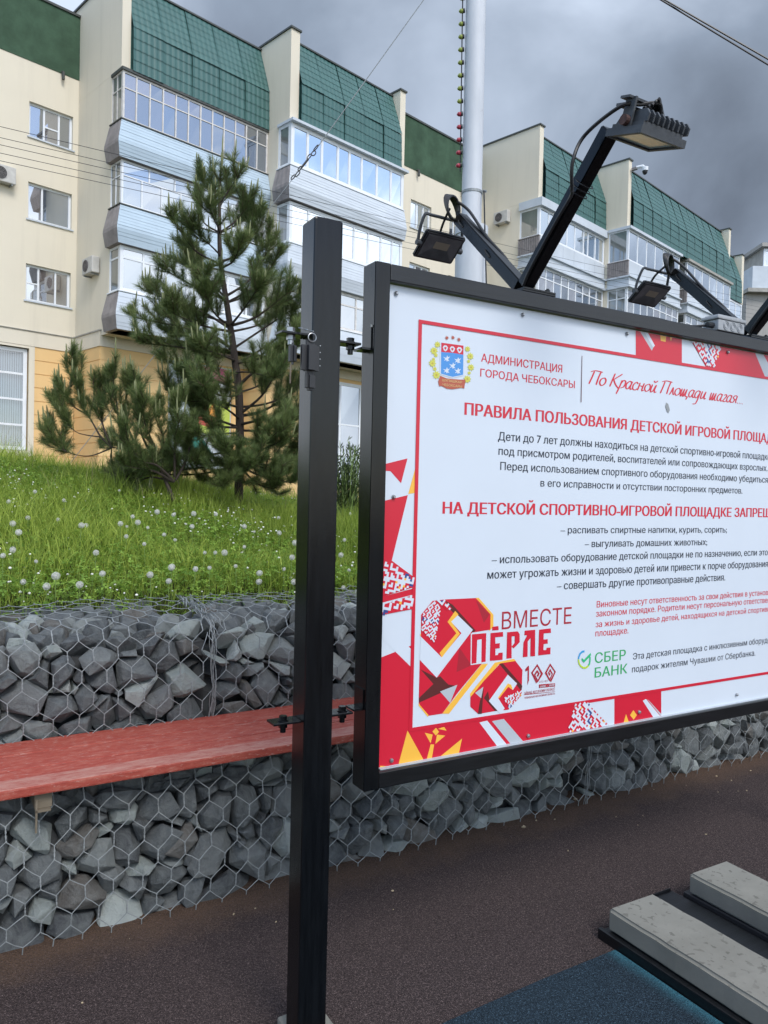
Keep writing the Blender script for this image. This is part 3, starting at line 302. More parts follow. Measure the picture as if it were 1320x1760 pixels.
# ---- black paint of the sign stand
def blackpaint():
    m, t, p = base('brushed_black_paint', .2, .34)
    f = noise_(t, 9, 6, .7, stretch=(8, 8, .6)); g = noise_(t, 2.5, 4)
    g2 = noise_(t, 260, 3, .6)
    t.links.new(ramp(t, f, [(.35, (.0020, .0023, .0030)), (.7, (.0055, .0065, .008))]), p.inputs['Base Color'])
    t.links.new(ramp(t, g, [(.3, (.14,)*3), (.7, (.28,)*3)]), p.inputs['Roughness'])
    bump(t, p, mth('ADD', noise_(t, 40, 5, .65, stretch=(6, 6, .35)), mth('MULTIPLY', g2, .6, t=t), t=t), .25, .0008); return m
def blackpaint_h():
    m, t, p = base('brushed_black_paint_rail', .3, .5)
    t.links.new(ramp(t, noise_(t, 9, 6, .7, stretch=(.6, 8, 8)), [(.35, (.0025, .0028, .0035)), (.7, (.008, .009, .011))]), p.inputs['Base Color'])
    bump(t, p, mth('ADD', noise_(t, 40, 5, .65, stretch=(.35, 6, 6)), mth('MULTIPLY', noise_(t, 260, 3, .6), .6, t=t), t=t), .4, .0012); return m
MT['blk'] = blackpaint(); MT['blkh'] = blackpaint_h()
MT['plastic'] = simple('black_plastic', (.018, .019, .022), .5, .2, 20, .5, bs=.1, bscale=300, bdist=.0005)
MT['alu'] = simple('dark_cast_aluminium', (.060, .066, .074), .5, .25, 30, .5, .2, bs=.15, bscale=120, bdist=.0008)
MT['cable'] = simple('black_rubber_cable', (.014, .014, .015), .42, .3, 30, .5)
MT['rust'] = simple('rusty_bolt', (.07, .035, .03), .7, .4, 60)
MT['zinc'] = simple('zinc_bolt', (.36, .37, .38), .35, .15, 30, .5, .8)
MT['lampglass'] = simple('frosted_lamp_glass', (.33, .41, .39), .18, .12, 20, .5)
MT['lampdark'] = simple('grey_reflector', (.11, .11, .12), .25, .2, 30, .6)
MT['led'] = simple('led_chip', (.22, .19, .15), .4)
MT['greybox'] = simple('grey_plastic_box', (.34, .36, .38), .5, .08, 20)
# ---- print on the board
def flat(name, c, rough=.32):
    m, t, p = base(name, rough, .45); 
    f = noise_(t, 4, 5, .6); t.links.new(mixc(t, f, tuple(x*.95 for x in c), tuple(min(1, x*1.04) for x in c)), p.inputs['Base Color']); return m
PR = {'red': flat('print_red', (.56, .014, .036)), 'yel': flat('print_yellow', (.83, .45, .06)), 'white': flat('print_white', (.585, .645, .715)),
      'brown': flat('print_brown', (.10, .022, .022)), 'pale': flat('print_silver', (.42, .46, .50)), 'dred': flat('print_dark_red', (.36, .02, .035)),
      'ink': flat('print_ink', (.020, .028, .045)), 'blue': flat('print_blue', (.06, .26, .62)), 'navy': flat('print_navy', (.03, .06, .22)),
      'hop': flat('print_hop_green', (.56, .56, .08)), 'hopd': flat('print_gold', (.45, .36, .05)), 'ribbon': flat('print_ribbon', (.42, .09, .05)),
      'gold': flat('print_gold_letters', (.70, .50, .20)), 'green': flat('print_green', (.035, .34, .11)), 'grey': flat('scuff_grey', (.25, .27, .28)),
      'sb1': flat('print_ring_blue', (.03, .30, .62)), 'sb2': flat('print_ring_lime', (.45, .62, .05)), 'sb3': flat('print_ring_green', (.03, .45, .18))}
# ---- ground
def rubber(name, c1, c2, c3, edge=None):
    m, t, p = base(name, .95, .15)
    a = noise_(t, 140, 3, .7); b = noise_(t, 420, 2, .7); c = noise_(t, 1.1, 5, .6)
    k = ramp(t, a, [(.30, c1), (.5, c2), (.72, c3)])
    k = mixc(t, mth('MULTIPLY', ramp(t, b, [(.62, (0,)*3), (.72, (1,)*3)]), .6, t=t), k, tuple(min(1, x*3+.03) for x in c3))
    k = mixc(t, mth('MULTIPLY', c, .5, t=t), k, tuple(x*.6 for x in c2))
    vor = N(t, 'ShaderNodeTexVoronoi'); vor.inputs['Scale'].default_value = 230
    tcn = N(t, 'ShaderNodeTexCoord'); t.links.new(tcn.outputs['Object'], vor.inputs['Vector'])
    vc = N(t, 'ShaderNodeTexVoronoi'); vc.inputs['Scale'].default_value = 480; t.links.new(tcn.outputs['Object'], vc.inputs['Vector'])
    sv = N(t, 'ShaderNodeSeparateColor'); t.links.new(vc.outputs['Color'], sv.inputs[0])
    k = mixc(t, 1.0, k, ramp(t, sv.outputs[0], [(0, (.35,)*3), (.6, (.95,)*3), (.88, (1.35,)*3), (1, (2.6,)*3)]), 'MULTIPLY')
    if edge: k = edge(t, k, tcn)
    t.links.new(k, p.inputs['Base Color'])
    bump(t, p, mth('ADD', a, mth('MULTIPLY', vor.outputs[0], .7, t=t), t=t), .9, .006); return m
def brown_edge(t, k, tcn):          # rusty needle litter along the foot of the wall (wall at local y = 0)
    s = N(t, 'ShaderNodeSeparateXYZ'); t.links.new(tcn.outputs['Object'], s.inputs[0])
    n = noise_(t, 6, 5, .7); n2 = noise_(t, 300, 2, .7, stretch=(1, .3, 1))
    d = mth('ADD', s.outputs['Y'], mth('MULTIPLY', mth('SUBTRACT', n, .5, t=t), .28, t=t), t=t)
    mr = N(t, 'ShaderNodeMapRange'); mr.inputs[1].default_value = -.20; mr.inputs[2].default_value = -.02; t.links.new(d, mr.inputs[0])
    f = mth('MULTIPLY', mr.outputs[0], ramp(t, n2, [(.35, (.25,)*3), (.6, (1,)*3)]), t=t, clamp=True)
    return mixc(t, mth('MULTIPLY', f, .6, t=t), k, (.17, .105, .062))
MT['brown'] = rubber('brown_rubber_crumb', (.026, .020, .020), (.062, .046, .044), (.115, .088, .082), brown_edge)
def blue_edge(t, k, tcn):           # faded cyan strip where the patch meets the black frame
    s = N(t, 'ShaderNodeSeparateXYZ'); t.links.new(tcn.outputs['Object'], s.inputs[0])
    n = noise_(t, 14, 5, .7)
    d = mth('ADD', s.outputs['X'], mth('MULTIPLY', mth('SUBTRACT', n, .5, t=t), .05, t=t), t=t)
    mr = N(t, 'ShaderNodeMapRange'); mr.inputs[1].default_value = -.075; mr.inputs[2].default_value = -.012; t.links.new(d, mr.inputs[0])
    return mixc(t, mth('MULTIPLY', mth('POWER', mr.outputs[0], 1.8, t=t), mth('MULTIPLY', noise_(t, 120, 3, .7), 1.1, t=t), t=t), k, (.05, .19, .25))
MT['bluerub'] = rubber('blue_rubber_crumb', (.010, .017, .025), (.022, .038, .053), (.042, .068, .088), blue_edge)
MT['soil'] = simple('dark_soil_and_thatch', (.035, .042, .014), .95, .5, 5, .1, bs=.8, bscale=20, bdist=.03)
MT['asphalt'] = simple('worn_asphalt', (.06, .06, .06), .9, .2, 2)
# ---- stone
def stone(dark=1.0):
    m, t, p = base('crushed_stone', .80, .32)
    r = objrand(t)
    c = ramp(t, r, [(0, (.058, .063, .070)), (.14, (.105, .114, .119)), (.28, (.072, .079, .084)), (.42, (.140, .151, .154)), (.56, (.088, .097, .105)), (.69, (.115, .104, .094)), (.74, (.19, .208, .206)), (.84, (.28, .315, .302)), (.93, (.38, .42, .405))], 'CONSTANT')
    a = noise_(t, 16, 9, .78, dist=.8); b = noise_(t, 90, 6, .75)
    c = mixc(t, ramp(t, a, [(.36, (0,)*3), (.72, (1,)*3)]), c, mixc(t, .55, c, (.27, .295, .29)))
    c = mixc(t, ramp(t, b, [(.55, (0,)*3), (.75, (.5,)*3)]), c, (.14, .15, .145))
    t.links.new(c, p.inputs['Base Color'])
    bump(t, p, mth('ADD', a, mth('MULTIPLY', b, .6, t=t), t=t), .95, .016); return m
MT['stone'] = stone()
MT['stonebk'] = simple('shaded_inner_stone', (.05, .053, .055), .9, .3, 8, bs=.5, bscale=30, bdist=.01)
# ---- bench
def benchmat():
    m, t, p = base('weathered_red_paint', .62, .35)
    f = noise_(t, 10, 10, .8, stretch=(1.2, 4, 4)); g = noise_(t, 42, 6, .75, stretch=(.8, 3.5, 3.5)); r = objrand(t)
    c = ramp(t, f, [(.30, (.23, .032, .024)), (.50, (.33, .062, .042)), (.64, (.39, .125, .090))])
    c = mixc(t, ramp(t, g, [(.56, (0,)*3), (.66, (.75,)*3)]), c, (.48, .33, .28))
    s = N(t, 'ShaderNodeSeparateXYZ'); tcn = N(t, 'ShaderNodeTexCoord'); t.links.new(tcn.outputs['Object'], s.inputs[0])
    # the front plank is the most worn one: bare, dusty top
    wv = mth('MULTIPLY', mth('LESS_THAN', s.outputs['Y'], .085, t=t), ramp(t, f, [(.38, (.15,)*3), (.58, (.85,)*3)]), t=t)
    up = N(t, 'ShaderNodeNewGeometry'); sz = N(t, 'ShaderNodeSeparateXYZ'); t.links.new(up.outputs['Normal'], sz.inputs[0])
    wv = mth('MULTIPLY', wv, mth('GREATER_THAN', sz.outputs['Z'], .7, t=t), t=t)
    c = mixc(t, wv, c, (.40, .21, .17))
    t.links.new(c, p.inputs['Base Color']); bump(t, p, g, .5, .003); return m
MT['bench'] = benchmat()
MT['oldwood'] = simple('grey_old_wood', (.15, .125, .09), .8, .3, 4, stretch=(1, 8, 8))
# ---- concrete ballast
def concrete():
    m, t, p = base('cast_concrete', .85, .25)
    a = noise_(t, 3, 6, .65); b = noise_(t, 90, 4, .6)
    vor = N(t, 'ShaderNodeTexVoronoi'); vor.inputs['Scale'].default_value = 38; vor.inputs['Randomness'].default_value = 1
    tcn = N(t, 'ShaderNodeTexCoord'); nn = N(t, 'ShaderNodeTexNoise'); nn.inputs['Scale'].default_value = 24
    t.links.new(tcn.outputs['Object'], nn.inputs['Vector'])
    mv = N(t, 'ShaderNodeMix', data_type='VECTOR'); mv.inputs[0].default_value = .06
    t.links.new(tcn.outputs['Object'], mv.inputs[4]); t.links.new(nn.outputs['Color'], mv.inputs[5]); t.links.new(mv.outputs[1], vor.inputs['Vector'])
    spot = mth('MULTIPLY', ramp(t, noise_(t, 42, 2, .5, dist=.4), [(.60, (0,)*3), (.635, (1,)*3)]), ramp(t, noise_(t, 5, 3), [(.36, (0,)*3), (.5, (1,)*3)]), t=t)
    up = N(t, 'ShaderNodeNewGeometry'); sz = N(t, 'ShaderNodeSeparateXYZ'); t.links.new(up.outputs['Normal'], sz.inputs[0])
    spot = mth('MULTIPLY', spot, mth('GREATER_THAN', sz.outputs['Z'], .8, t=t), t=t)
    c = ramp(t, a, [(.3, (.165, .162, .140)), (.7, (.235, .230, .202))])
    c = mixc(t, mth('MULTIPLY', spot, .62, t=t), c, (.085, .082, .070))
    t.links.new(c, p.inputs['Base Color']); bump(t, p, mth('ADD', a, mth('MULTIPLY', b, .4, t=t), t=t), .4, .004); return m
MT['concrete'] = concrete()
# ---- plants
def leafm(name, lo, hi, tr=.25, rough=.5):
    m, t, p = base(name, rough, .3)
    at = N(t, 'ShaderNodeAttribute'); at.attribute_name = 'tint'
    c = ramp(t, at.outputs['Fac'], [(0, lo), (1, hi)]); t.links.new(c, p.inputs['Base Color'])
    tl = N(t, 'ShaderNodeBsdfTranslucent'); t.links.new(c, tl.inputs[0]); ms = N(t, 'ShaderNodeMixShader'); ms.inputs[0].default_value = tr
    t.links.new(p.outputs[0], ms.inputs[1]); t.links.new(tl.outputs[0], ms.inputs[2]); t.links.new(ms.outputs[0], t.nodes['Material Output'].inputs[0]); return m
MT['grass'] = leafm('grass_blades', (.11, .185, .018), (.50, .60, .11), .42)
MT['clover'] = leafm('clover_leaves', (.09, .19, .022), (.33, .50, .08), .38)
MT['straw'] = leafm('dry_grass', (.22, .20, .09), (.42, .38, .20), .2)
MT['needle'] = leafm('pine_needles', (.055, .098, .030), (.24, .285, .10), .22)
MT['willow'] = leafm('bush_leaves', (.035, .060, .022), (.11, .15, .06), .2)
MT['bark'] = simple('pine_bark', (.055, .043, .036), .9, .35, 14, .2, bs=.7, bscale=50, bdist=.01, stretch=(1, 1, .4))
MT['twig'] = simple('brown_twig', (.085, .060, .040), .85, .3, 20)
MT['candle'] = simple('new_pine_shoot', (.20, .215, .10), .7, .2, 30, bs=.5, bscale=200, bdist=.003)
MT['fluff'] = simple('dandelion_fluff', (.66, .66, .62), .95, .15, 40, .1)
MT['petal'] = simple('white_clover_bloom', (.74, .74, .66), .9, .1, 40, .1)
MT['stem'] = simple('green_stem', (.16, .24, .06), .6, .2, 20)
MT['polew'] = None
def polemat():
    m, t, p = base('whitewashed_steel_pole', .55, .35)
    a = noise_(t, 1.5, 6, .65, stretch=(1, 1, .25)); b = noise_(t, 6, 6, .7)
    c = ramp(t, a, [(.3, (.42, .45, .49)), (.65, (.60, .63, .67))]); c = mixc(t, ramp(t, b, [(.66, (0,)*3), (.74, (.6,)*3)]), c, (.25, .25, .25))
    t.links.new(c, p.inputs['Base Color']); bump(t, p, b, .2, .01); return m
MT['polew'] = polemat()
# ================================================================== ground
def sheet(name, pts, mat, fr, org, z, kind='structure'):
    m = MB(); m.add([(x, y, z) for x, y in pts], [tuple(range(len(pts)))])
    return tag(m.build(name, mat, org=org, fr=fr), kind=kind)
sheet('ground', [(-1500, -1500), (1500, -1500), (1500, 1500), (-1500, 1500)], MT['asphalt'], IF, (0, 0, -.012), -.012)
sheet('playground_surface', [(-14, -12), (22, -12), (22, .5), (-14, .5)], MT['brown'], WF, (0, 0, 0), 0)
sheet('rubber_patch', [(.918, -.05), (.918, -2.6), (-1.6, -2.6), (-1.3, -.30), (-.5, -.17), (.228, -.068), (.6, -.052)], MT['bluerub'], GF, (.925, -.05, .004), .004)
def gz(x, y):
    """height of the planted bank behind the wall (wall frame)"""
    crest = 1.60 - .115*(x+.9); crest = min(1.68, max(1.25, crest))
    k = min(1, max(0, (y-.90)/3.1)); k = k*k*(3-2*k)*.55 + k*.45
    z = .955 + (crest-.955)*k
    if y < .9: z = .955-(.9-y)*1.2
    if y > 6: z -= min(.25, (y-6)*.03)
    return z + .035*noise.noise(Vector((x*1.3, y*1.3, 0)))*min(1, (y-.5)*2)
xs = [-40, -20, -10, -6, -4]+[-3+.25*i for i in range(33)]+[5.5, 6.5, 8, 11, 16, 26, 45, 80]
ys = [.80, .86, .95]+[1.1+.25*i for i in range(22)]+[7, 8, 10, 14, 20, 30, 50, 90]
m = MB(); nx = len(xs)
m.add([(x, y, gz(x, y)) for y in ys for x in xs], [(j*nx+i, j*nx+i+1, (j+1)*nx+i+1, (j+1)*nx+i) for j in range(len(ys)-1) for i in range(nx-1)])
tag(m.build('lawn_bank', MT['soil'], org=(0, 0, 0), fr=WF, smooth=True), kind='structure')
# ================================================================== apartment building
ZG = 1.2
bd = thing('apartment_building', 'long cream apartment building with green tiled mansard roof and glazed loggias behind the pine tree', 'building', BF, (0, 0, ZG))
def wall_holes(name, s0, s1, z0, z1, y, thick, holes, mat):
    m = MB(); hs = sorted(holes); cur = s0
    zs = sorted({z0, z1} | {h[2] for h in hs} | {h[3] for h in hs})
    for a, b in zip(zs[:-1], zs[1:]):
        cur = s0
        for h in hs:
            if h[2] <= a and h[3] >= b:
                if h[0] > cur: m.box(cur, h[0], y, y+thick, a, b)
                cur = h[1]
        if cur < s1: m.box(cur, s1, y, y+thick, a, b)
    return m.build(name, mat, bd)
def barset(m, x0, x1, z0, z1, y, vb, hb, bw, dep, outer=None):
    """window bars in the x/z plane; vb inner verticals, hb horizontals [(z, xa, xb)]"""
    o = outer or bw*1.25
    m.box(x0, x0+o, y, y+dep, z0, z1); m.box(x1-o, x1, y, y+dep, z0, z1)
    m.box(x0+o, x1-o, y, y+dep, z0, z0+o); m.box(x0+o, x1-o, y, y+dep, z1-o, z1)
    for v in vb:
        x, a, b = v if isinstance(v, tuple) else (v, z0, z1)
        m.box(x-bw/2, x+bw/2, y+.003, y+dep-.003, a+(o if a == z0 else 0), b-(o if b == z1 else 0))
    for z, a, b in hb: m.box(a, b, y+.006, y+dep-.006, z-bw*.4, z+bw*.4)
def panes(par, cells, y, mat):
    for a, b, c, d in cells:
        jj = random.uniform(-.012, .012)
        MB().add([(a, y+jj, c), (b, y-jj, c), (b, y-jj*.3, d), (a, y+jj*.6, d)], [(0, 1, 2, 3)]).build('pane', mat, par)
def window(s0, s1, z0, z1, y, fr_, nv, tr=None, pm='pane', bars='pvc', wide=.06):
    f = MB(); vb = [s0+(s1-s0)*v for v in nv]; ed = [s0]+vb+[s1]; hb = []; cells = []
    for i, (a, b) in enumerate(zip(ed[:-1], ed[1:])):
        t_ = tr.get(i) if tr else None
        if t_: zt = z0+(z1-z0)*t_; hb.append((zt, a, b)); cells += [(a, b, z0, zt), (a, b, zt, z1)]
        else: cells.append((a, b, z0, z1))
    barset(f, s0, s1, z0, z1, y+.11, vb, hb, wide, .05)
    o = f.build('window', MT[bars], bd)
    sl = MB(); sl.box(s0-.06, s1+.06, y-.05, y+.11, z0-.05, z0); sl.build('window_sill', MT['sidingw'], o)
    panes(o, cells, y+.14, MT[pm])
    return o
random.seed(11)
# ---- recess left of the first bay (t = 0) and recess between bays (t = 3.95)
H1 = [(-1.72, -.20, 13.66, 14.86), (-1.72, -.20, 10.83, 12.1), (-1.76, -.20, 8.02, 9.28)]
H1b = [(a-3.6, b-3.6, c, d) for a, b, c, d in H1]
wall_holes('wall', -9, -.002, 6.98, 16.23, 0, .4, H1+H1b, MT['cream'])
for i, (a, b, c, d) in enumerate(H1+H1b):
    nv, tr = [([.36, .70], {1: .45}), ([.34], None), ([.30, .68], {0: .5})][i % 3]
    window(a, b, c, d, 0, bd, nv, tr)
MB().box(-9, -.001, -.02, .4, 16.23, 18.45).build('attic_panel', MT['green_pl'], bd)
MB().box(-9, 0, -.07, .5, 18.45, 18.53).build('roof_flashing', MT['cap'], bd)
H2 = [(13.40, 14.80, 13.66, 14.9), (13.4, 14.8, 10.85, 12.1), (13.4, 14.8, 8.0, 9.3), (16.1, 17.3, 13.66, 14.9), (16.1, 17.3, 10.85, 12.1)]
wall_holes('wall', 12.1, 18.298, 1.2, 16.23, -3.95, .4, H2, MT['cream'])
for a, b, c, d in H2: window(a, b, c, d, -3.95, bd, [.36, .68], None, 'pane_blue')
MB().box(12.1, 18.298, -3.97, -3.55, 16.23, 18.45).build('attic_panel', MT['green_pl'], bd)
MB().box(12.1, 18.29, -4.02, -3.5, 18.45, 18.53).build('roof_flashing', MT['cap'], bd)
for x, y in ((-.62, 0), (13.75, -3.95), (16.9, -3.95)):
    MB().tube([(x, y+.1, 16.30), (x, y-.12, 16.24), (x, y-.13, 15.98)], .055, 6).build('roof_spout', MT['cap'], bd)
# ---- roof sheets (metal tile): shared meshes
def sheet_mesh(name, wd, rows, prof):
    ns = int(wd/.05); vs = []; fs = []
    for r in range(rows):
        for e in (0, 1):
            q = (r+e)/rows; lift = .018*(1-e)
            for i in range(ns+1):
                x = wd*i/ns; wv = .008*math.cos(2*math.pi*x/.2)
                y, z = prof(q); vs.append((x, y-lift-wv-.012*math.sin(3.1*q+x), z - (0 if e else .015)))
    for r in range(rows*2-1):
        for i in range(ns): a = r*(ns+1)+i; fs.append((a, a+1, a+ns+2, a+ns+1))
    me = bpy.data.meshes.new(name); me.from_pydata(vs, [], fs); me.materials.append(MT['tile']); return me
low_me = sheet_mesh('roof_sheet_lower', 1.08, 4, lambda q: (-.16+.02*q, 15.45+1.45*q))
up_me = sheet_mesh('roof_sheet_upper', 1.08, 7, lambda q: (-.14+.62*q, 16.90+1.82*q))
def roof(s0, s1, t):
    n = max(1, round((s1-s0)/1.10)); wd = (s1-s0)/n
    for me, zj in ((low_me, 0), (up_me, .004)):
        for i in range(n):
            o = bpy.data.objects.new('roof_sheet', me); COL.objects.link(o); o.parent = bd
            o.location = (s0+i*wd+.002, -t+random.uniform(-.012, .012)+.01*(i % 2), -ZG+zj); o.scale = ((wd-.004)/1.08, 1, 1)
    b = MB(); b.add([(s0, -t+.05, 15.4), (s1, -t+.05, 15.4), (s1, -t+.05, 16.9), (s0, -t+.05, 16.9), (s1, -t+.60, 18.7), (s0, -t+.60, 18.7), (s1, 9, 18.7), (s0, 9, 18.7)], [(0, 1, 2, 3), (3, 2, 4, 5), (5, 4, 6, 7)])
    b.build('roof_deck', MT['tile'], bd)
    MB().box(s0, s1, -t+.42, -t+.62, 18.70, 18.76).build('roof_flashing', MT['cap'], bd)
def fin(s0, s1, t, yb):
    MB().box(s0, s1, -t, yb, 15.46, 18.82).build('parapet_wall', MT['cream'], bd)
    MB().box(s0-.05, s1+.05, -t-.06, yb, 18.822, 18.89).build('roof_flashing', MT['cap'], bd)
def glaze(par_name, s0, s1, t, z0, z1, vbs, trans, pm, fm, bw, side, sd_, wrapx=None, topn=None):
    """front glazing from s0 to s1 plus the short return at the left end"""
    f = MB(); y = -(t+.10); vb = [s0+(s1-s0)*v for v in vbs]; ed = [s0]+vb+[s1]; hb = []; cells = []
    if trans:
        zt = z0+(z1-z0)*trans; hb.append((zt, s0, s1))
        if topn:
            vb2 = [s0+(s1-s0)*v for v in topn]; e2 = [s0]+vb2+[s1]
            vv = [(v, z0, zt) for v in vb]+[(v, zt, z1) for v in vb2]
            cells = [(a, b, z0, zt) for a, b in zip(ed[:-1], ed[1:])]+[(a, b, zt, z1) for a, b in zip(e2[:-1], e2[1:])]
        else:
            vv = vb; cells = [(a, b, c, d) for a, b in zip(ed[:-1], ed[1:]) for c, d in ((z0, zt), (zt, z1))]
    else: vv = vb; cells = [(a, b, z0, z1) for a, b in zip(ed[:-1], ed[1:])]
    barset(f, s0, s1, z0, z1, y, vv, hb, bw, .06, bw*1.5)
    # left return (in the y/z plane)
    ya, yb = y+.06, -(t-sd_)
    o = bw*1.1
    f.box(s0, s0+.05, ya, ya+o, z0, z1); f.box(s0, s0+.05, yb-o, yb, z0, z1); f.box(s0, s0+.05, ya+o, yb-o, z0, z0+o); f.box(s0, s0+.05, ya+o, yb-o, z1-o, z1)
    ym = (ya+yb)/2; zz = [z0, z1]
    if side == 2: f.box(s0+.003, s0+.047, ym-bw/2, ym+bw/2, z0+o, z1-o)
    if trans: zt = z0+(z1-z0)*trans; f.box(s0+.006, s0+.044, ya+o, yb-o, zt-bw*.4, zt+bw*.4); zz = [z0, zt, z1]
    fo = f.build('window', MT[fm], bd)
    panes(fo, cells, y+.03, MT[pm])
    for c, d in zip(zz[:-1], zz[1:]):
        for a, b in (((ya, ym), (ym, yb)) if side == 2 else ((ya, yb),)):
            MB().add([(s0+.025, a, c), (s0+.025, b, c), (s0+.025, b, d), (s0+.025, a, d)], [(0, 1, 2, 3)]).build('pane', MT['pane_side'], fo)
    return fo
MT['pane_side'] = pane('shaded_side_pane', [(0, (.22, .24, .22)), (.4, (.14, .16, .15)), (.7, (.30, .31, .28))], .22)
PROF = [(.05, 0), (.25, -.82), (.15, -1.30)]
def pr_at(q, H, prof):
    L = [math.dist(a, b) for a, b in zip(prof[:-1], prof[1:])]; tot = sum(L); d = q*tot
    for (a, b), l in zip(zip(prof[:-1], prof[1:]), L):
        if d <= l+1e-6: k = d/l; return a[0]+(b[0]-a[0])*k, (a[1]+(b[1]-a[1])*k)*H/1.30
        d -= l
    return prof[-1][0], prof[-1][1]*H/1.3
def parapet(s0, s1, t, ztop, H, nb, mat, sidemat, sd_, rail=True):
    y0 = -(t+.10); ye = -(t-sd_)
    m = MB()
    m.box(s0+.02, s1, y0+.05, ye, ztop-H, ztop-.001)
    bal = m.build('balcony', MT['slab'], bd)
    if rail:
        r = MB(); o = .09; r.box(s0-o, s1, y0-o, y0+.0, ztop-.035, ztop); r.box(s0-o, s0-.0, y0, ye, ztop-.035, ztop); r.build('handrail', MT['cap'] if mat == 'siding' else MT['pvc'], bal)
    for i in range(nb):
        (oa, za), (ob, zb) = pr_at(i/nb, H, PROF), pr_at((i+1)/nb, H, PROF)
        za += ztop-.036 if i == 0 else ztop; zb += ztop; lp = .007
        k = random.uniform(-.004, .004)
        p = MB()
        p.add([(s0-oa, y0-oa+k, za), (s1, y0-oa+k, za), (s1, y0-ob-lp+k, zb), (s0-ob, y0-ob-lp+k, zb), (s1, y0-ob+.01, zb), (s0-ob, y0-ob+.01, zb)],
              [(0, 1, 2, 3), (3, 2, 4, 5)])
        p.build('siding_board', MT[mat], bal)
    pts = [pr_at(i/12, H, PROF) for i in range(13)]
    q = MB(); vs = []; n = 7
    for (o, z) in pts:
        for j in range(n+1):
            yy = (y0-o)+(ye-(y0-o))*j/n
            vs.append((s0-o-.012*(j % 2), yy, ztop+z-(.04 if z == 0 else 0)))
    q.add(vs, [(r*(n+1)+j, r*(n+1)+j+1, (r+1)*(n+1)+j+1, (r+1)*(n+1)+j) for r in range(12) for j in range(n)])
    ob, zb = PROF[-1][0], ztop-H
    q.add([(s0-ob, y0-ob, zb), (s1, y0-ob, zb), (s1, ye, zb), (s0-ob, ye, zb)], [(0, 1, 2, 3)])
    q.build('end_panel', MT[sidemat], bal)
    return bal
def plain_parapet(s0, s1, t, ztop, H, sd_, side='sidepanel'):
    """flat white parapet with two ledges, as on the far bays"""
    y0 = -(t+.10); ye = -(t-sd_)
    b = MB().box(s0+.03, s1, y0+.04, ye, ztop-H, ztop-.002).build('balcony', MT['slab'], bd)
    n = max(2, round((s1-s0)/1.0))
    for i in range(n):
        a, c = s0+(s1-s0)*i/n, s0+(s1-s0)*(i+1)/n
        MB().box(a+.006, c-.006, y0-.05, y0+.035, ztop-.78, ztop-.01).build('siding_board', MT['sidingw'], b)
    m = MB(); m.box(s0-.16, s1, y0-.20, ye, ztop-.86, ztop-.79); m.box(s0-.05, s1, y0-.10, ye, ztop-H+.10, ztop-.865); m.box(s0-.14, s1, y0-.18, ye, ztop-H, ztop-H+.095)
    m.build('ledge', MT['sidingw'], b)
    r = MB(); r.box(s0-.10, s0+.025, y0-.05, ye, ztop-.785, ztop-.04); 
    for k in range(9): yy = y0+(ye-y0)*(k+.5)/9; r.box(s0-.125, s0-.101, yy-.035, yy+.035, ztop-.77, ztop-.06)
    r.box(s0-.14, s0+.02, y0-.06, ye, ztop-.038, ztop); r.build('end_panel', MT[side], b)
    return b
def core(s0, s1, t, sd_, low=6.8, back=9):
    m = MB(); m.box(s0, s1, -(t-sd_), back, low, 15.455); m.build('wall', MT['cream'], bd)
eq = lambda n: [i/n for i in range(1, n)]
# ---- bay A
core(0, 5.898, 3.3, .68); fin(0, .31, 3.3, 9); roof(.315, 5.895, 3.3)
MB().box(-.04, 5.89, -3.46, -2.62, 15.36, 15.455).build('eave', MT['cap'], bd)
glaze('g', .01, 5.89, 3.3, 13.76, 15.36, eq(12), .66, 'pane_old', 'oldframe', .045, 2, .68)
parapet(.01, 5.89, 3.3, 13.76, 1.31, 12, 'siding', 'sidepanel', .68)
glaze('g', .01, 5.89, 3.3, 10.97, 12.44, eq(8), .66, 'pane', 'pvc', .045, 2, .68, topn=[.17, .335, .5, .665, .83])
parapet(.01, 5.89, 3.3, 10.97, 1.33, 12, 'siding', 'sidepanel', .68)
glaze('g', .01, 5.89, 3.3, 8.12, 9.63, eq(7), .74, 'pane', 'pvc', .075, 1, .68)
parapet(.01, 5.89, 3.3, 8.12, 1.31, 12, 'sidingw', 'sidepanel', .68)
# ---- bay B
core(5.9, 12.1, 4.72, .68); fin(5.9, 6.31, 4.72, 9); fin(11.78, 12.1, 4.72, 9); roof(6.315, 11.775, 4.72)
MB().box(5.84, 12.13, -5.0, -4.04, 15.34, 15.44).build('eave', MT['sidingw'], bd)
BM = [(v-5.95)/(11.98-5.95) for v in (6.75, 7.456, 8.269, 8.876, 9.548, 10.394, 11.22)]
glaze('g', 5.91, 12.0, 4.72, 13.76, 15.34, BM, None, 'pane_blue', 'pvc', .10, 1, .68)
parapet(5.91, 12.0, 4.72, 13.76, 1.31, 11, 'sidingw', 'sidepanel', .68)
glaze('g', 5.91, 12.0, 4.72, 10.90, 12.42, [.15, .29, .42, .54, .67, .79, .90], None, 'pane_blue', 'pvc', .09, 1, .68)
parapet(5.91, 12.0, 4.72, 10.90, 1.30, 11, 'sidingw', 'sidingw', .68)
glaze('g', 5.91, 12.0, 4.72, 8.10, 9.58, eq(7), .68, 'pane', 'oldframe', .07, 2, .68)
parapet(5.91, 12.0, 4.72, 8.10, 1.30, 5, 'sidingw', 'sidingw', .68)
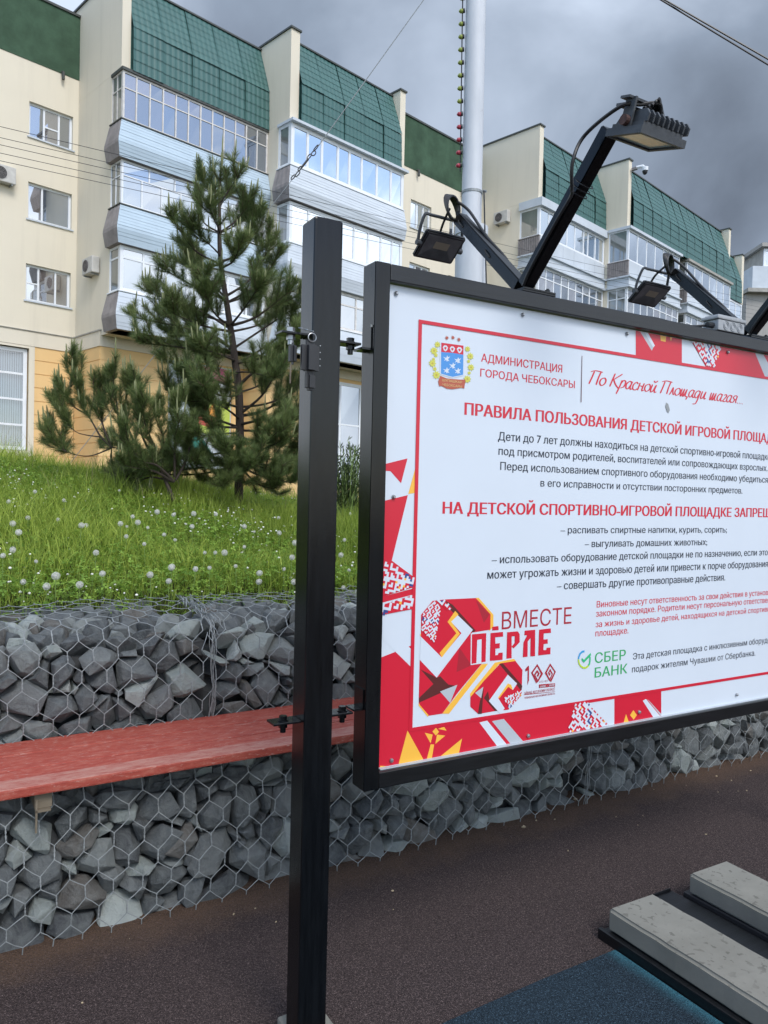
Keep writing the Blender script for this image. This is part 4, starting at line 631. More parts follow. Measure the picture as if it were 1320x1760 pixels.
# ---- bay D
core(18.3, 24.298, 7.42, 1.0); fin(18.3, 18.62, 7.42, 9); roof(18.625, 24.29, 7.42)
MB().box(18.2, 24.29, -7.70, -6.42, 15.08, 15.455).build('eave', MT['sidingw'], bd)
glaze('g', 18.31, 24.28, 7.42, 13.74, 15.08, [.13, .27, .40, .52, .66, .73, .85], None, 'pane_blue', 'pvc', .07, 1, 1.0)
plain_parapet(18.31, 24.28, 7.42, 13.74, 1.36, 1.0)
glaze('g', 18.31, 24.28, 7.42, 10.95, 12.38, eq(9), .64, 'pane', 'pvc', .06, 2, 1.0)
plain_parapet(18.31, 24.28, 7.42, 10.95, 1.36, 1.0)
glaze('g', 18.31, 24.28, 7.42, 8.15, 9.58, eq(9), .64, 'pane', 'pvc', .06, 2, 1.0)
# ---- bay E, two loggias under one long roof
core(24.3, 37.8, 8.75, 1.0); fin(24.3, 24.62, 8.75, 9); fin(37.5, 37.8, 8.75, 9); roof(24.625, 37.495, 8.75)
for k, (a, b) in enumerate(((24.32, 30.3), (31.3, 37.75))):
    MB().box(a-.1, b+.08, -9.0, -7.75, 15.32, 15.456).build('eave', MT['slab' if k else 'sidingw'], bd)
    for z0, z1, tr in ((13.74, 15.32, None), (10.95, 12.38, .64), (8.15, 9.58, .64)):
        glaze('g', a, b, 8.75, z0, z1, eq(6 if tr is None else 8), tr, 'pane_blue' if tr is None else 'pane', 'pvc', .06, 1 if tr is None else 2, 1.0)
        plain_parapet(a, b, 8.75, z0, 1.36, 1.0)
# ---- bay F
core(37.81, 43.6, 7.42, .8); fin(43.2, 43.6, 7.5, 9); roof(37.81, 43.19, 7.42)
glaze('g', 37.85, 43.4, 7.42, 13.74, 15.4, eq(5), None, 'pane_blue', 'pvc', .08, 1, .8)
plain_parapet(37.85, 43.4, 7.42, 13.74, 1.36, .8)
# ---- ground floor: ochre plaster courses with recessed joints, cream band, shop window
def courses(pts, z0, z1, h=.475):
    """pts: plan polyline (outer face), courses wrap it; each straight run is its own pieces"""
    n = int((z1-z0)/h)
    for (a, b, dx, dy) in pts:
        for i in range(n+1):
            zt = z1-i*h; zb = max(z0, zt-h+.028)
            if zt-zb < .05: continue
            x0, x1 = sorted((a[0], b[0])); y0, y1 = sorted((a[1], b[1]))
            MB().box(x0+min(0, dx), x1+max(0, dx), y0+min(0, dy), y1+max(0, dy), zb, zt).build('plaster_course', MT['orange'], bd)
def gfloor(s0, s1, t, yb):
    MB().box(s0, s1, -t, yb, 1.2, 6.44).build('wall', MT['orange'], bd)
    MB().box(s0-.05, s1, -t-.05, yb, 6.44, 6.95).build('string_course', MT['cream2'], bd)
    MB().box(s0-.08, s1, -t-.08, yb, 6.953, 7.0).build('ledge', MT['slab'], bd)
gfloor(0, 5.9, 2.05, 9); gfloor(5.9, 12.1, 3.47, 9); gfloor(18.3, 24.3, 6.3, 9); gfloor(24.3, 43.6, 7.6, 9)
courses([((-.025, -2.05), (-.001, -.03), 0, 0), ((0, -2.075), (2.55, -2.051), 0, 0), ((5.35, -2.075), (5.86, -2.051), 0, 0), ((5.875, -3.47), (5.899, -2.1), 0, 0), ((5.875, -3.495), (8.5, -3.471), 0, 0)], 1.2, 6.43)
wall_holes('wall', -9, -.03, 1.2, 6.44, .02, .4, [(-3.9, -1.62, 2.78, 6.35)], MT['orange'])
courses([((-1.42, -.005), (-.03, .019), 0, 0)], 1.2, 6.43)
MB().box(-9, -.001, -.04, .4, 6.44, 6.95).build('string_course', MT['cream2'], bd)
MB().box(-9, 0, -.08, .4, 6.953, 6.977).build('ledge', MT['slab'], bd)
f = MB()
for a in ((-4.12, -3.9, 2.6, 6.43), (-1.62, -1.43, 2.6, 6.43), (-3.9, -1.62, 6.35, 6.43), (-3.9, -1.62, 2.6, 2.78)): f.box(a[0], a[1], -.03, .14, a[2], a[3])
f.build('window_surround', MT['cream2'], bd)
f = MB(); barset(f, -3.88, -1.64, 2.8, 6.33, .10, [-2.75], [(z, -3.88, -1.64) for z in (3.68, 4.56, 5.45)], .09, .06, .13)
fo = f.build('shop_window', MT['pvc'], bd)
zz = [2.8, 3.68, 4.56, 5.45, 6.33]
for c, d in zip(zz[:-1], zz[1:]):
    for a, b in ((-3.88, -2.75), (-2.75, -1.64)): MB().add([(a, .13, c), (b, .13, c), (b, .13, d), (a, .13, d)], [(0, 1, 2, 3)]).build('pane', MT['glass'], fo)
bl = MB()
for i in range(30):
    x = -3.85+i*.075; bl.obox((x, .24, 4.55), (1, .35, 0), (-.35, 1, 0), (0, 0, 1), .033, .002, 1.75)
tag(bl.build('blind_slats', MT['blind'], fo), kind='stuff')
MB().box(-3.95, -1.5, .41, .45, 2.7, 6.4).build('room_wall', MT['dark'], bd)
# window of the second bay's ground floor
f = MB(); barset(f, 8.6, 11.05, 1.9, 6.28, -3.53, [9.8], [(3.2, 8.6, 11.05), (4.5, 8.6, 11.05)], .08, .05, .14)
fo = f.build('shop_window', MT['pvc'], bd)
panes(fo, [(a, b, c, d) for a, b in ((8.6, 9.8), (9.8, 11.05)) for c, d in ((1.9, 3.2), (3.2, 4.5), (4.5, 6.28))], -3.50, MT['pane'])
# ---- shop front advertising behind the pine
ad = thing('shop_banner', 'colourful yellow green and pink shop banner on the ground floor behind the pine', 'banner', BF, (2.6, -2.06, 2.4))
MB().box(2.6, 5.3, -2.12, -2.06, 2.4, 6.35).build('panel', MT['sidingw'], ad)
bmats = {'pk': flat('banner_pink', (.55, .06, .22)), 'lg': flat('banner_lime', (.45, .56, .10)), 'rd': flat('banner_red', (.58, .10, .07)), 'gr': flat('banner_teal', (.02, .20, .15)), 'wh': flat('banner_white', (.75, .78, .80)), 'og': flat('banner_orange', (.8, .33, .05))}
for k, (c, pts) in enumerate([('pk', [(3.6, 5.6), (5.2, 5.6), (5.2, 6.3), (3.9, 6.3)]), ('wh', [(4.5, 5.0), (5.2, 5.0), (5.2, 5.7), (4.7, 5.8)]), ('lg', [(3.5, 3.75), (5.25, 3.75), (5.25, 5.05), (3.5, 5.05)]), ('rd', [(3.7, 4.1), (4.6, 3.95), (4.7, 4.5), (4.0, 4.75)]), ('og', [(4.1, 4.5), (4.6, 4.4), (4.5, 4.95)]), ('gr', [(3.2, 3.5), (4.6, 2.95), (3.4, 3.0)]), ('gr', [(3.3, 3.55), (4.0, 3.6), (4.5, 2.95), (3.6, 2.98)])]):
    MB().prism([(x, -2.125-.002*k, z) for x, z in pts], .0015, (0, -1, 0)).build('printed_shape', bmats[c], ad)
# ---- satellite things on the facade
def ac(label, fr, x, y, z, rz=0):
    t = thing('air_conditioner', label, 'air conditioner', fr, (x, y, z), 'air conditioner units on the cream walls')
    b = MB(); b.bbox(-.40+x, .40+x, -.30+y, -.02+y, z, z+.56, .03); b.build('casing', MT['acwhite'], t)
    g = MB(); cx, cz = x-.10, z+.28
    g.tube([(cx, y-.296, cz), (cx, y-.315, cz)], .20, 20); 
    gr = g.build('fan_grille', MT['acdark'], t)
    r = MB()
    for rad in (.06, .11, .16, .20):
        r.tube([(cx+rad*math.cos(a), y-.32, cz+rad*math.sin(a)) for a in [i*math.pi/8 for i in range(17)]], .004, 4)
    for q_ in range(4): r.tube([(cx-.2*math.cos(q_*math.pi/4), y-.322, cz-.2*math.sin(q_*math.pi/4)), (cx+.2*math.cos(q_*math.pi/4), y-.322, cz+.2*math.sin(q_*math.pi/4))], .004, 4)
    r.build('grille_rings', MT['sidepanel'], gr)
    k = MB(); k.box(x-.3, x-.26, y-.28, y, z-.05, z-.01); k.box(x+.26, x+.3, y-.28, y, z-.05, z-.01); k.build('bracket', MT['steel'], t)
    t.rotation_euler.z += rz; return t
ac('air conditioner at the left edge of the photo between two window rows', BF, -2.62, 0, 11.74)
ac('small air conditioner beside the lowest glazed loggia of the first bay', BF, 0, -1.55, 8.95, -math.pi/2)
ac('air conditioner on the wall just right of the white pole', BF, 18.3, -5.5, 14.7, -math.pi/2)
cc = thing('security_camera', 'white dome security camera on a bracket at the top corner of the cream parapet', 'camera', BF, (24.5, -8.75, 18.35))
MB().box(24.45, 24.6, -9.08, -8.81, 18.3, 18.42).build('bracket', MT['sidepanel'], cc)
MB().tube([(24.52, -9.05, 18.40), (24.62, -9.35, 18.42), (24.65, -9.45, 18.30)], .07, 8).build('arm', MT['pvc'], cc)
mm = MB(); mm.tube([(24.65, -9.45, 18.34), (24.65, -9.45, 18.16)], [.16, .15], 12); mm.build('housing', MT['pvc'], cc)
mm = MB(); mm.tube([(24.65, -9.45, 18.158), (24.65, -9.45, 18.08), (24.65, -9.45, 18.0), (24.65, -9.45, 17.96)], [.13, .125, .08, .02], 12); mm.build('dome', MT['plastic'], cc, True)
# ---- far grey building at the right edge
fb = thing('office_building', 'distant grey building with a balcony at the right edge of the photo', 'building', IF, (37.3, 80, 0))
MB().box(37.3, 60, 80, 95, 0, 23.6).build('wall', MT['grey_pl'], fb)
MB().box(37.1, 60, 79.2, 95, 23.6, 24.0).build('ledge', MT['slab'], fb)
MB().box(37.6, 60, 79.4, 95, 24.02, 26.3).build('parapet', MT['sidingw'], fb)
ww = MB(); barset(ww, 39.0, 52, 26.35, 28.3, 80, [40.5+1.5*i for i in range(8)], [], .18, .15, .25)
wo_ = ww.build('window', MT['pvc'], fb); panes(wo_, [(39+1.5*i, 40.5+1.5*i, 26.35, 28.3) for i in range(8)], 80.1, MT['pane'])
MB().box(39, 60, 80.2, 95, 26.3, 28.4).build('penthouse', MT['slab'], fb)
MB().box(38.6, 60, 79.6, 95, 28.42, 28.8).build('roof', MT['grey_pl'], fb)
# ================================================================== gabion wall and bench
random.seed(5)
def path_pt(path, v):
    for (a, b) in zip(path[:-1], path[1:]):
        l = math.dist(a, b)
        if v <= l or b is path[-1]:
            k = v/l; d = ((b[0]-a[0])/l, (b[1]-a[1])/l)
            return (a[0]+(b[0]-a[0])*k, a[1]+(b[1]-a[1])*k), d
        v -= l
def smooth_path(p, n=3):
    for _ in range(n):
        q = [p[0]]
        for a, b in zip(p[:-1], p[1:]): q += [(a[0]*.75+b[0]*.25, a[1]*.75+b[1]*.25), (a[0]*.25+b[0]*.75, a[1]*.25+b[1]*.75)]
        p = q+[p[-1]]
    return p
LOW = smooth_path([(.0, -.02), (-.02, .22), (.0, .46), (.07, .515), (.45, .52)])
UPP = smooth_path([(.40, .50), (.385, .70), (.40, .88), (.47, .945), (.90, .965)])
plen = lambda p: sum(math.dist(a, b) for a, b in zip(p[:-1], p[1:]))
def surf(path, x, v, off=0, bul=.022, sd=0):
    L = plen(path); (y, z), d = path_pt(path, min(max(v, 0), L-1e-5))
    nrm = (-d[1], d[0])
    if nrm[0] > 0 and abs(d[1]) > .5: nrm = (-nrm[0], -nrm[1])
    o = off + bul*noise.noise(Vector((x*2.1+sd, v*2.6, sd)))
    return Vector((x, y+nrm[0]*o, z+nrm[1]*o)), Vector((0, nrm[0], nrm[1]))
def power_cells(x0, x1, L, step, seed, extra=.35):
    rnd = random.Random(seed); P = []
    nx = int((x1-x0)/step); ny = max(1, int(L/(step*.80)))
    for j in range(ny):
        for i in range(nx):
            if rnd.random() < .16: continue
            P.append((x0+(i+.5*(j % 2)+.25+rnd.uniform(-.36, .36))*(x1-x0)/nx, (j+.5+rnd.uniform(-.34, .34))*L/ny, rnd.uniform(-1, 1)*step*step*.55))
            if rnd.random() < extra: P.append((x0+(i+rnd.random())*(x1-x0)/nx, (j+rnd.random())*L/ny, -step*step*.42))
    cells = []
    for a in P:
        poly = [(a[0]-.25, a[1]-.25), (a[0]+.25, a[1]-.25), (a[0]+.25, a[1]+.25), (a[0]-.25, a[1]+.25)]
        for b in P:
            if b is a or abs(a[0]-b[0]) > .4 or abs(a[1]-b[1]) > .4: continue
            nx_, ny_ = b[0]-a[0], b[1]-a[1]; d2 = nx_*nx_+ny_*ny_
            if d2 < 1e-8: continue
            c = (d2 + a[2]-b[2])/2
            out = []
            for i in range(len(poly)):
                p, q = poly[i], poly[(i+1) % len(poly)]
                fp = (p[0]-a[0])*nx_+(p[1]-a[1])*ny_-c; fq = (q[0]-a[0])*nx_+(q[1]-a[1])*ny_-c
                if fp <= 0: out.append(p)
                if fp*fq < 0: k = fp/(fp-fq); out.append((p[0]+(q[0]-p[0])*k, p[1]+(q[1]-p[1])*k))
            poly = out
            if len(poly) < 3: break
        if len(poly) >= 3:
            ar = abs(sum(poly[i][0]*poly[(i+1) % len(poly)][1]-poly[(i+1) % len(poly)][0]*poly[i][1] for i in range(len(poly))))/2
            cx = sum(p[0] for p in poly)/len(poly); cy = sum(p[1] for p in poly)/len(poly)
            if ar > 3.0e-4 and x0 <= cx <= x1: cells.append((poly, (cx, cy), ar))
    return cells
def stone_obj(path, poly, c, ar, rnd, x0, x1, par, L):
    size = math.sqrt(ar); dep = rnd.uniform(.0, .026) + (.010 if size < .06 else 0)
    tx, tv = rnd.uniform(-.6, .6), rnd.uniform(-.5, .5)
    pts = []
    rot = rnd.uniform(-.32, .32)
    for (px, pv) in poly:
        dx, dv = px-c[0], pv-c[1]
        dx, dv = dx*math.cos(rot)-dv*math.sin(rot), dx*math.sin(rot)+dv*math.cos(rot)
        for s, o in ((rnd.uniform(.88, 1.08), rnd.uniform(-.070, -.024)), (rnd.uniform(.35, .88), rnd.uniform(-.022, .008)), (rnd.uniform(.5, .9), -rnd.uniform(.08, .12))):
            ux, uv = dx*s, dv*s
            pts.append((ux, uv, o+tx*ux+tv*uv))
    pts.append((rnd.uniform(-.2, .2)*size, rnd.uniform(-.2, .2)*size, rnd.uniform(.0, .014)))
    co = []
    for ux, uv, o in pts:
        v = min(max(c[1]+uv, .0), L); x = min(max(c[0]+ux, x0-.01), x1+.01)
        p, n = surf(path, x, v, min(o, .010)-dep-.012); co.append(p)
    ctr = sum(co, Vector())/len(co)
    bm = bmesh.new()
    for p in co: bm.verts.new(p-ctr)
    r = bmesh.ops.convex_hull(bm, input=bm.verts[:])
    bmesh.ops.delete(bm, geom=[g for g in r['geom_interior'] if isinstance(g, bmesh.types.BMVert)], context='VERTS')
    bmesh.ops.dissolve_limit(bm, angle_limit=math.radians(9), verts=bm.verts[:], edges=bm.edges[:])
    bmesh.ops.bevel(bm, geom=bm.edges[:], offset=size*.014, segments=1, affect='EDGES', clamp_overlap=True)
    me = bpy.data.meshes.new('stone'); bm.to_mesh(me); bm.free(); me.materials.append(MT['stone'])
    o = bpy.data.objects.new('stone', me); COL.objects.link(o); o.parent = par
    o.location = ctr-Vector(ORG[par.name]); return o
def wire_basket(par, path, x0, x1, seed):
    L = plen(path); m = MB(); CW, CH, TW = .093, .078, .040
    def P(x, v, off=.014):
        nx_ = .016*noise.noise(Vector((x*4, v*4, seed))); nv = .014*noise.noise(Vector((x*5+9, v*5, seed)))
        xx = min(max(x+nx_, x0), x1)
        p, n = surf(path, xx, v+nv, off+.008*noise.noise(Vector((x*9, v*9, seed+3))), sd=0)
        return p
    ncol = int((x1-x0)/CW); nrow = int(L/CH)+1
    for j in range(nrow):
        for i in range(ncol+1):
            xo = x0+(i+.5*(j % 2))*CW; v0 = j*CH
            if xo > x1: continue
            a, b = P(xo, v0), P(xo, min(L, v0+TW))
            if v0 < L:
                # double twist: two wires wound round each other
                if v0 > .01:
                    d = (b-a); 
                    for ph in (0, math.pi):
                        q = []
                        for k in range(6):
                            f = k/5; an = ph+f*math.pi*3
                            e1 = Vector((1, 0, 0)); e2 = d.normalized().cross(e1)
                            q.append(a+d*f+(e1*math.cos(an)+e2*math.sin(an))*.0018)
                        m.tube(q, .0014, 4, False)
                else: m.tube([a, b], .0018, 5, False)
            v1 = v0+CH
            if v1 <= L+.01:
                for sx in (-.5, .5):
                    xe = xo+sx*CW
                    if x0-.02 <= xe <= x1+.02:
                        c = P(xe, min(v1, L)); mid = (b+c)/2+Vector((0, 0, random.uniform(-.003, .003)))
                        m.tube([b, mid, c], .0015, 5, False)
    return tag(m.build('wire_mesh', MT['steel'], par), kind='stuff')
baskets = [
 (LOW, -2.9, -1.32, 1, 'lower', 'lower gabion basket at the left edge under the red bench'),
 (LOW, -1.32, 1.34, 2, 'lower', 'lower gabion basket below the bench behind the black post'),
 (LOW, 1.34, 3.85, 3, 'lower', 'lower gabion basket at the far right behind the sign frame'),
 (UPP, -2.9, -.385, 4, 'upper', 'upper gabion basket above the bench left of the laced seam'),
 (UPP, -.385, 2.1, 5, 'upper', 'upper gabion basket from the laced seam to behind the black post'),
 (UPP, 2.1, 3.85, 6, 'upper', 'upper gabion basket hidden mostly by the white information board')]
for path, x0, x1, sd, lv, lab in baskets:
    L = plen(path); g = thing('gabion_basket', lab, 'gabion', WF, (x0, path[0][0], max(0, path[0][1])), 'gabion baskets of the retaining wall')
    rnd = random.Random(sd*7)
    cells = power_cells(x0+.015, x1-.015, L, .088, sd*13, .5)
    cells.sort(key=lambda q: -q[2])
    for poly, c, ar in cells[:298]: stone_obj(path, poly, c, ar, rnd, x0, x1, g, L)
    sm_ = MB()
    for poly, c, ar in cells[298:]:
        o = stone_obj(path, poly, c, ar, rnd, x0, x1, g, L); k_ = o.location+Vector(ORG[g.name])
        sm_.add([v.co+k_ for v in o.data.vertices], [tuple(p.vertices) for p in o.data.polygons]); me_ = o.data; bpy.data.objects.remove(o); bpy.data.meshes.remove(me_)
    if sm_.v: tag(sm_.build('small_stones', MT['stone'], g), kind='stuff')
    # shaded inner fill, joined
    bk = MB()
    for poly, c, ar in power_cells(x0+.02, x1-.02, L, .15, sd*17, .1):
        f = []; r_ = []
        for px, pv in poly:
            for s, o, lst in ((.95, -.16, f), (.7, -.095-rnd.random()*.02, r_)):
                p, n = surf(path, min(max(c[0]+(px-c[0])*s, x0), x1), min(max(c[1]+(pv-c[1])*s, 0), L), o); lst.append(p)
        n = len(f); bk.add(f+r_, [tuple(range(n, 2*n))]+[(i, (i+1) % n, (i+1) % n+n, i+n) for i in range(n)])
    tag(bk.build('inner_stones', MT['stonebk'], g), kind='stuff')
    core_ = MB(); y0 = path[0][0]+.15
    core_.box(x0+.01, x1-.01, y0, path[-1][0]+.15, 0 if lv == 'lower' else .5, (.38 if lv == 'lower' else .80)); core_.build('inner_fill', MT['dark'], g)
    wire_basket(g, path, x0+.008, x1-.008, sd)
    # lacing along both end edges
    for xe, dx in ((x0, .006), (x1, -.006)):
        lc = MB()
        for k in range(2 if lv == 'lower' else 4):
            ph = random.random()*6
            pts = [surf(path, xe+dx+.009*math.sin(i*.9+ph)*.7+random.uniform(-.003, .003), L*i/26, .012+.005*math.cos(i*.9+ph))[0] for i in range(27)]
            lc.tube(pts, .0014, 4, False)
        lc.build('lacing_wire', MT['steel'], g)
# loose bunch of wire ends on top of the laced seam
lt = MB()
for k in range(46):
    x = -.385+random.gauss(0, .022); v = plen(UPP)-random.uniform(.10, .52)
    p0, n = surf(UPP, x, v, .014); p1, _ = surf(UPP, x+random.uniform(-.035, .05), v-random.uniform(.03, .09), .02); p2 = (p0+p1)/2+n*random.uniform(.005, .02)
    lt.tube([p0, p2, p1], .0016, 4, False)
g = [o for o in COL.objects if o.get('label', '').startswith('upper gabion basket from')][0]
lt.build('wire_ends', MT['steel'], g)
# ---- bench
bn = thing('bench', 'long red painted wooden bench of three planks on the lower gabion baskets', 'bench', WF, (-2.9, -.085, .5))
for i, (y0, y1) in enumerate(((-.085, .081), (.090, .240), (.249, .398))):
    for x0, x1 in ((-2.9, .95), (.956, 3.4)):
        m = MB(); m.bbox(x0, x1, y0, y1, .520+.001*i, .551-.0015*i, .006); m.build('plank', MT['bench'], bn)
for x in (-2.3, -1.07, .25, 1.5, 2.8):
    m = MB(); m.box(x-.025, x+.025, -.06, .36, .470, .5195); m.build('support_batten', MT['oldwood'], bn)
    m = MB(); m.box(x-.024, x-.018, -.075, -.066, .40, .50); m.box(x-.024, x+.020, -.075, -.055, .462, .469); m.build('bracket', MT['oldwood'], bn)
# ================================================================== sign board and its stand
random.seed(8)
SW = 2.26; ZB, ZT = .662, 2.074
def post(x0, label):
    p = thing('support_post', label, 'post', GF, (x0+.04, .04, 0), 'square black posts carrying the board')
    m = MB(); m.bbox(x0, x0+.08, 0, .08, -.02, 2.155, .006); m.build('tube', MT['blk'], p)
    m = MB(); m.bbox(x0+.0, x0+.125, -.0, .14, -.05, .030, .008); m.build('footing', MT['concrete'], p)
    return p
pp = post(-.178, 'square black steel post standing left of the information board'); pq = post(2.36, 'square black steel post at the right end of the information board')
def tab(par, x0, x1, z, boltx, zinc=False, name='bracket'):
    m = MB(); m.bbox(x0, x1, .015, .065, z, z+.006, .0012)
    o = m.build(name, MT['blk'], par)
    b = MB(); mt = MT['zinc'] if zinc else MT['blk']
    def hexa(z0, z1, r, n=6): b.tube([(boltx, .036, z0), (boltx, .036, z1)], r, n)
    hexa(z+.006, z+.0085, .014, 16); hexa(z+.0088, z+.019, .0105); hexa(z-.012, z-.0005, .0115); hexa(z-.024, z-.0125, .0075, 10)
    b.build('bolt', mt, o); return o
tab(pp, -.255, -.179, 1.855, -.222, True); tab(pp, -.255, -.179, .868, -.222)
tab(pp, -.097, -.030, 1.850, -.052); tab(pp, -.097, -.030, .872, -.052)
sg = thing('information_board', 'white playground rules board with red ornament border in a black steel frame', 'board', GF, (SW/2, .03, ZB))
FD = .068
def bar(a, n='frame_bar', mt='blk'): m = MB(); m.bbox(*a, .0035); return m.build(n, MT[mt], sg)
bar((0, .046, 0, FD, ZB, ZT)); bar((SW-.046, SW, 0, FD, ZB, ZT))
bar((.0465, SW-.0465, 0.0005, FD-.0005, ZT-.046, ZT-.0005), mt='blkh'); bar((.0465, SW-.0465, 0.0005, FD-.0005, ZB+.0005, ZB+.046), mt='blkh')
m = MB(); m.box(.049, SW-.049, .0222, .0262, ZB+.0485, ZT-.0485); m.build('panel', PR['white'], sg)
# folded metal rebate along the left and bottom edge of the panel
m = MB(); m.box(.0470, .0545, .0175, .0215, ZB+.05, ZT-.06); m.box(.056, SW-.05, .012, .0215, ZB+.0465, ZB+.0495); m.build('panel_edge', PR['pale'], sg)
for x in (-.018, 0):
    pass
m = MB(); m.box(-.030, -.001, .012, .06, 1.840, 1.8455); m.box(-.0035, -.0005, .012, .06, 1.8460, 1.905); m.build('bracket', MT['blk'], sg)
m = MB(); m.box(-.030, -.001, .012, .06, .8795, .885); m.box(-.0035, -.0005, .012, .06, .8855, .935); m.build('bracket', MT['blk'], sg)
m = MB(); m.box(-.006, -.0003, .01, .012, 1.90, 1.9065); m.build('weld_bead', MT['steel'], sg)
YP = .0218
clipx0, clipx1, clipz0, clipz1 = .0560, SW-.05, ZB+.0505, ZT-.0495
def clip(poly):
    for ax, lim, sgn in ((0, clipx0, 1), (0, clipx1, -1), (1, clipz0, 1), (1, clipz1, -1)):
        out = []
        for i in range(len(poly)):
            p, q = poly[i], poly[(i+1) % len(poly)]
            fp, fq = (p[ax]-lim)*sgn, (q[ax]-lim)*sgn
            if fp >= 0: out.append(p)
            if fp*fq < 0: k = fp/(fp-fq); out.append((p[0]+(q[0]-p[0])*k, p[1]+(q[1]-p[1])*k))
        poly = out
        if len(poly) < 3: return []
    return poly
def tess(poly, y):
    from mathutils.geometry import tessellate_polygon
    t = tessellate_polygon([[Vector((a, b, 0)) for a, b in poly]])
    return [(a, y, b) for a, b in poly], [tuple(f) for f in t]
layer = 0; step = .00001
def flatpoly(c, poly, name='printed_shape'):
    global layer
    poly = clip(poly)
    if not poly: return
    layer += 1; m = MB(); v, f = tess(poly, YP-layer*step); m.add(v, f)
    me = m.build(name, PR[c], sg); return me
top_red = [(1.72, 1.950), (2.2, 1.950), (2.2, 2.05), (1.72, 2.05)]
flatpoly('red', top_red)
for c, poly in POLYS: flatpoly(c, [tuple(p) for p in poly])
# red rule round the text
layer += 1; m = MB(); y = YP-layer*step
for x0, x1, z0, z1 in ((.151, 2.10, 1.9335, 1.9435), (.151, 2.10, .7985, .8085), (.151, .1625, .8086, 1.9334), (2.0885, 2.10, .8086, 1.9334)):
    m.add([(x0, y, z0), (x1, y, z0), (x1, y, z1), (x0, y, z1)], [(0, 1, 2, 3)])
m.build('border_rule', PR['red'], sg)
# folk ornament: little woven squares
for poly, cell, ang, sdd in ORN:
    a = math.radians(ang); ca, sa = math.cos(a), math.sin(a)
    xs_ = [p[0]*ca+p[1]*sa for p in poly]; zs_ = [-p[0]*sa+p[1]*ca for p in poly]
    x0, z0 = min(xs_), min(zs_); nxx, nzz = int((max(xs_)-x0)/cell)+1, int((max(zs_)-z0)/cell)+1
    def inside(x, z):
        r = False
        for i in range(len(poly)):
            (ax, az_), (bx, bz) = poly[i], poly[i-1]
            if (az_ > z) != (bz > z) and x < (bx-ax)*(z-az_)/(bz-az_)+ax: r = not r
        return r
    layer += 1
    flatpoly('red', [tuple(p) for p in poly])
    groups = {'white': MB(), 'navy': MB(), 'red': MB(), 'yel': MB()}
    rnd = random.Random(sdd)
    MOT = ["11110000", "10010110", "10110100", "11100001", "00001111", "01101001", "01001011", "00011110"]
    for j in range(nzz):
        for i in range(nxx):
            u0, w0 = x0+i*cell, z0+j*cell; cu, cw = u0+cell/2, w0+cell/2
            X, Z = cu*ca-cw*sa, cu*sa+cw*ca
            if not inside(X, Z): continue
            b = MOT[(j+sdd) % 8][(i if (j//8) % 2 else -i-1) % 8] == '1'
            if j % 8 == 7: b = True
            c = 'white' if b else None
            if not b and (i//3+j//3) % 7 == 0: c = 'navy'
            if c is None and rnd.random() < .03: c = 'yel'
            if c:
                q = [(u0, w0), (u0+cell, w0), (u0+cell, w0+cell), (u0, w0+cell)]
                pr_ = clip([(p*ca-r*sa, p*sa+r*ca) for p, r in q])
                if pr_: groups[c].add([(p, YP-(layer+1)*step, r) for p, r in pr_], [tuple(range(len(pr_)))])
    layer += 1
    for c, g_ in groups.items():
        if g_.f: g_.build('ornament', PR[c], sg)
# lettering
def text_mesh(s):
    """outline of a text as (vertices, triangles, contour number); every outer contour is filled on its own"""
    from mathutils.geometry import tessellate_polygon, interpolate_bezier
    cu = bpy.data.curves.new('lettering', 'FONT'); cu.body = s; cu.size = 1.0
    o = bpy.data.objects.new('lettering', cu); COL.objects.link(o); bpy.context.view_layer.update()
    cc_ = o.to_curve(bpy.context.evaluated_depsgraph_get()); loops = []
    for sp in cc_.splines:
        pts = []
        if sp.type == 'BEZIER':
            bp = sp.bezier_points; n = len(bp)
            for i in range(n):
                p, q = bp[i], bp[(i+1) % n]
                if p.handle_right_type == 'VECTOR' and q.handle_left_type == 'VECTOR' or ((p.handle_right-p.co).cross(q.co-p.co).length < 1e-6 and (q.handle_left-q.co).cross(q.co-p.co).length < 1e-6): pts.append(p.co.copy())
                else: pts += [v.copy() for v in interpolate_bezier(p.co, p.handle_right, q.handle_left, q.co, 6)[:-1]]
        else: pts = [p.co.to_3d() for p in sp.points]
        if len(pts) > 2: loops.append([(p.x, p.y) for p in pts])
    o.to_curve_clear(); bpy.data.objects.remove(o); bpy.data.curves.remove(cu)
    # union of all contours by winding number, so that strokes that overlap in the font do not double up
    from mathutils.geometry import delaunay_2d_cdt
    V, Ed, A, B = [], [], [], []
    for L in loops:
        b = len(V); n = len(L); V += [Vector(p) for p in L]; Ed += [(b+i, b+(i+1) % n) for i in range(n)]; A += L; B += L[1:]+L[:1]
    vo, _, fo_, *_ = delaunay_2d_cdt(V, Ed, [], 0, 1e-6)
    A, B = np.array(A), np.array(B); vo = np.array([v[:] for v in vo]); fo_ = np.array([f for f in fo_ if len(f) == 3])
    ctr = vo[fo_].mean(1); wn = np.zeros(len(ctr), int)
    for q in range(0, len(ctr), 400):
        px, py = ctr[q:q+400, 0][:, None], ctr[q:q+400, 1][:, None]
        up = (A[:, 1] <= py) & (B[:, 1] > py); dn = (A[:, 1] > py) & (B[:, 1] <= py)
        left = (B[:, 0]-A[:, 0])*(py-A[:, 1])-(px-A[:, 0])*(B[:, 1]-A[:, 1])
        wn[q:q+400] = (up & (left > 0)).sum(1)-(dn & (left < 0)).sum(1)
    Fc = [tuple(int(i) for i in f) for f in fo_[wn != 0]]
    used = sorted({i for f in Fc for i in f}); mp_ = {i: k for k, i in enumerate(used)}
    return vo[used], [tuple(mp_[i] for i in f) for f in Fc], [0]*len(used)
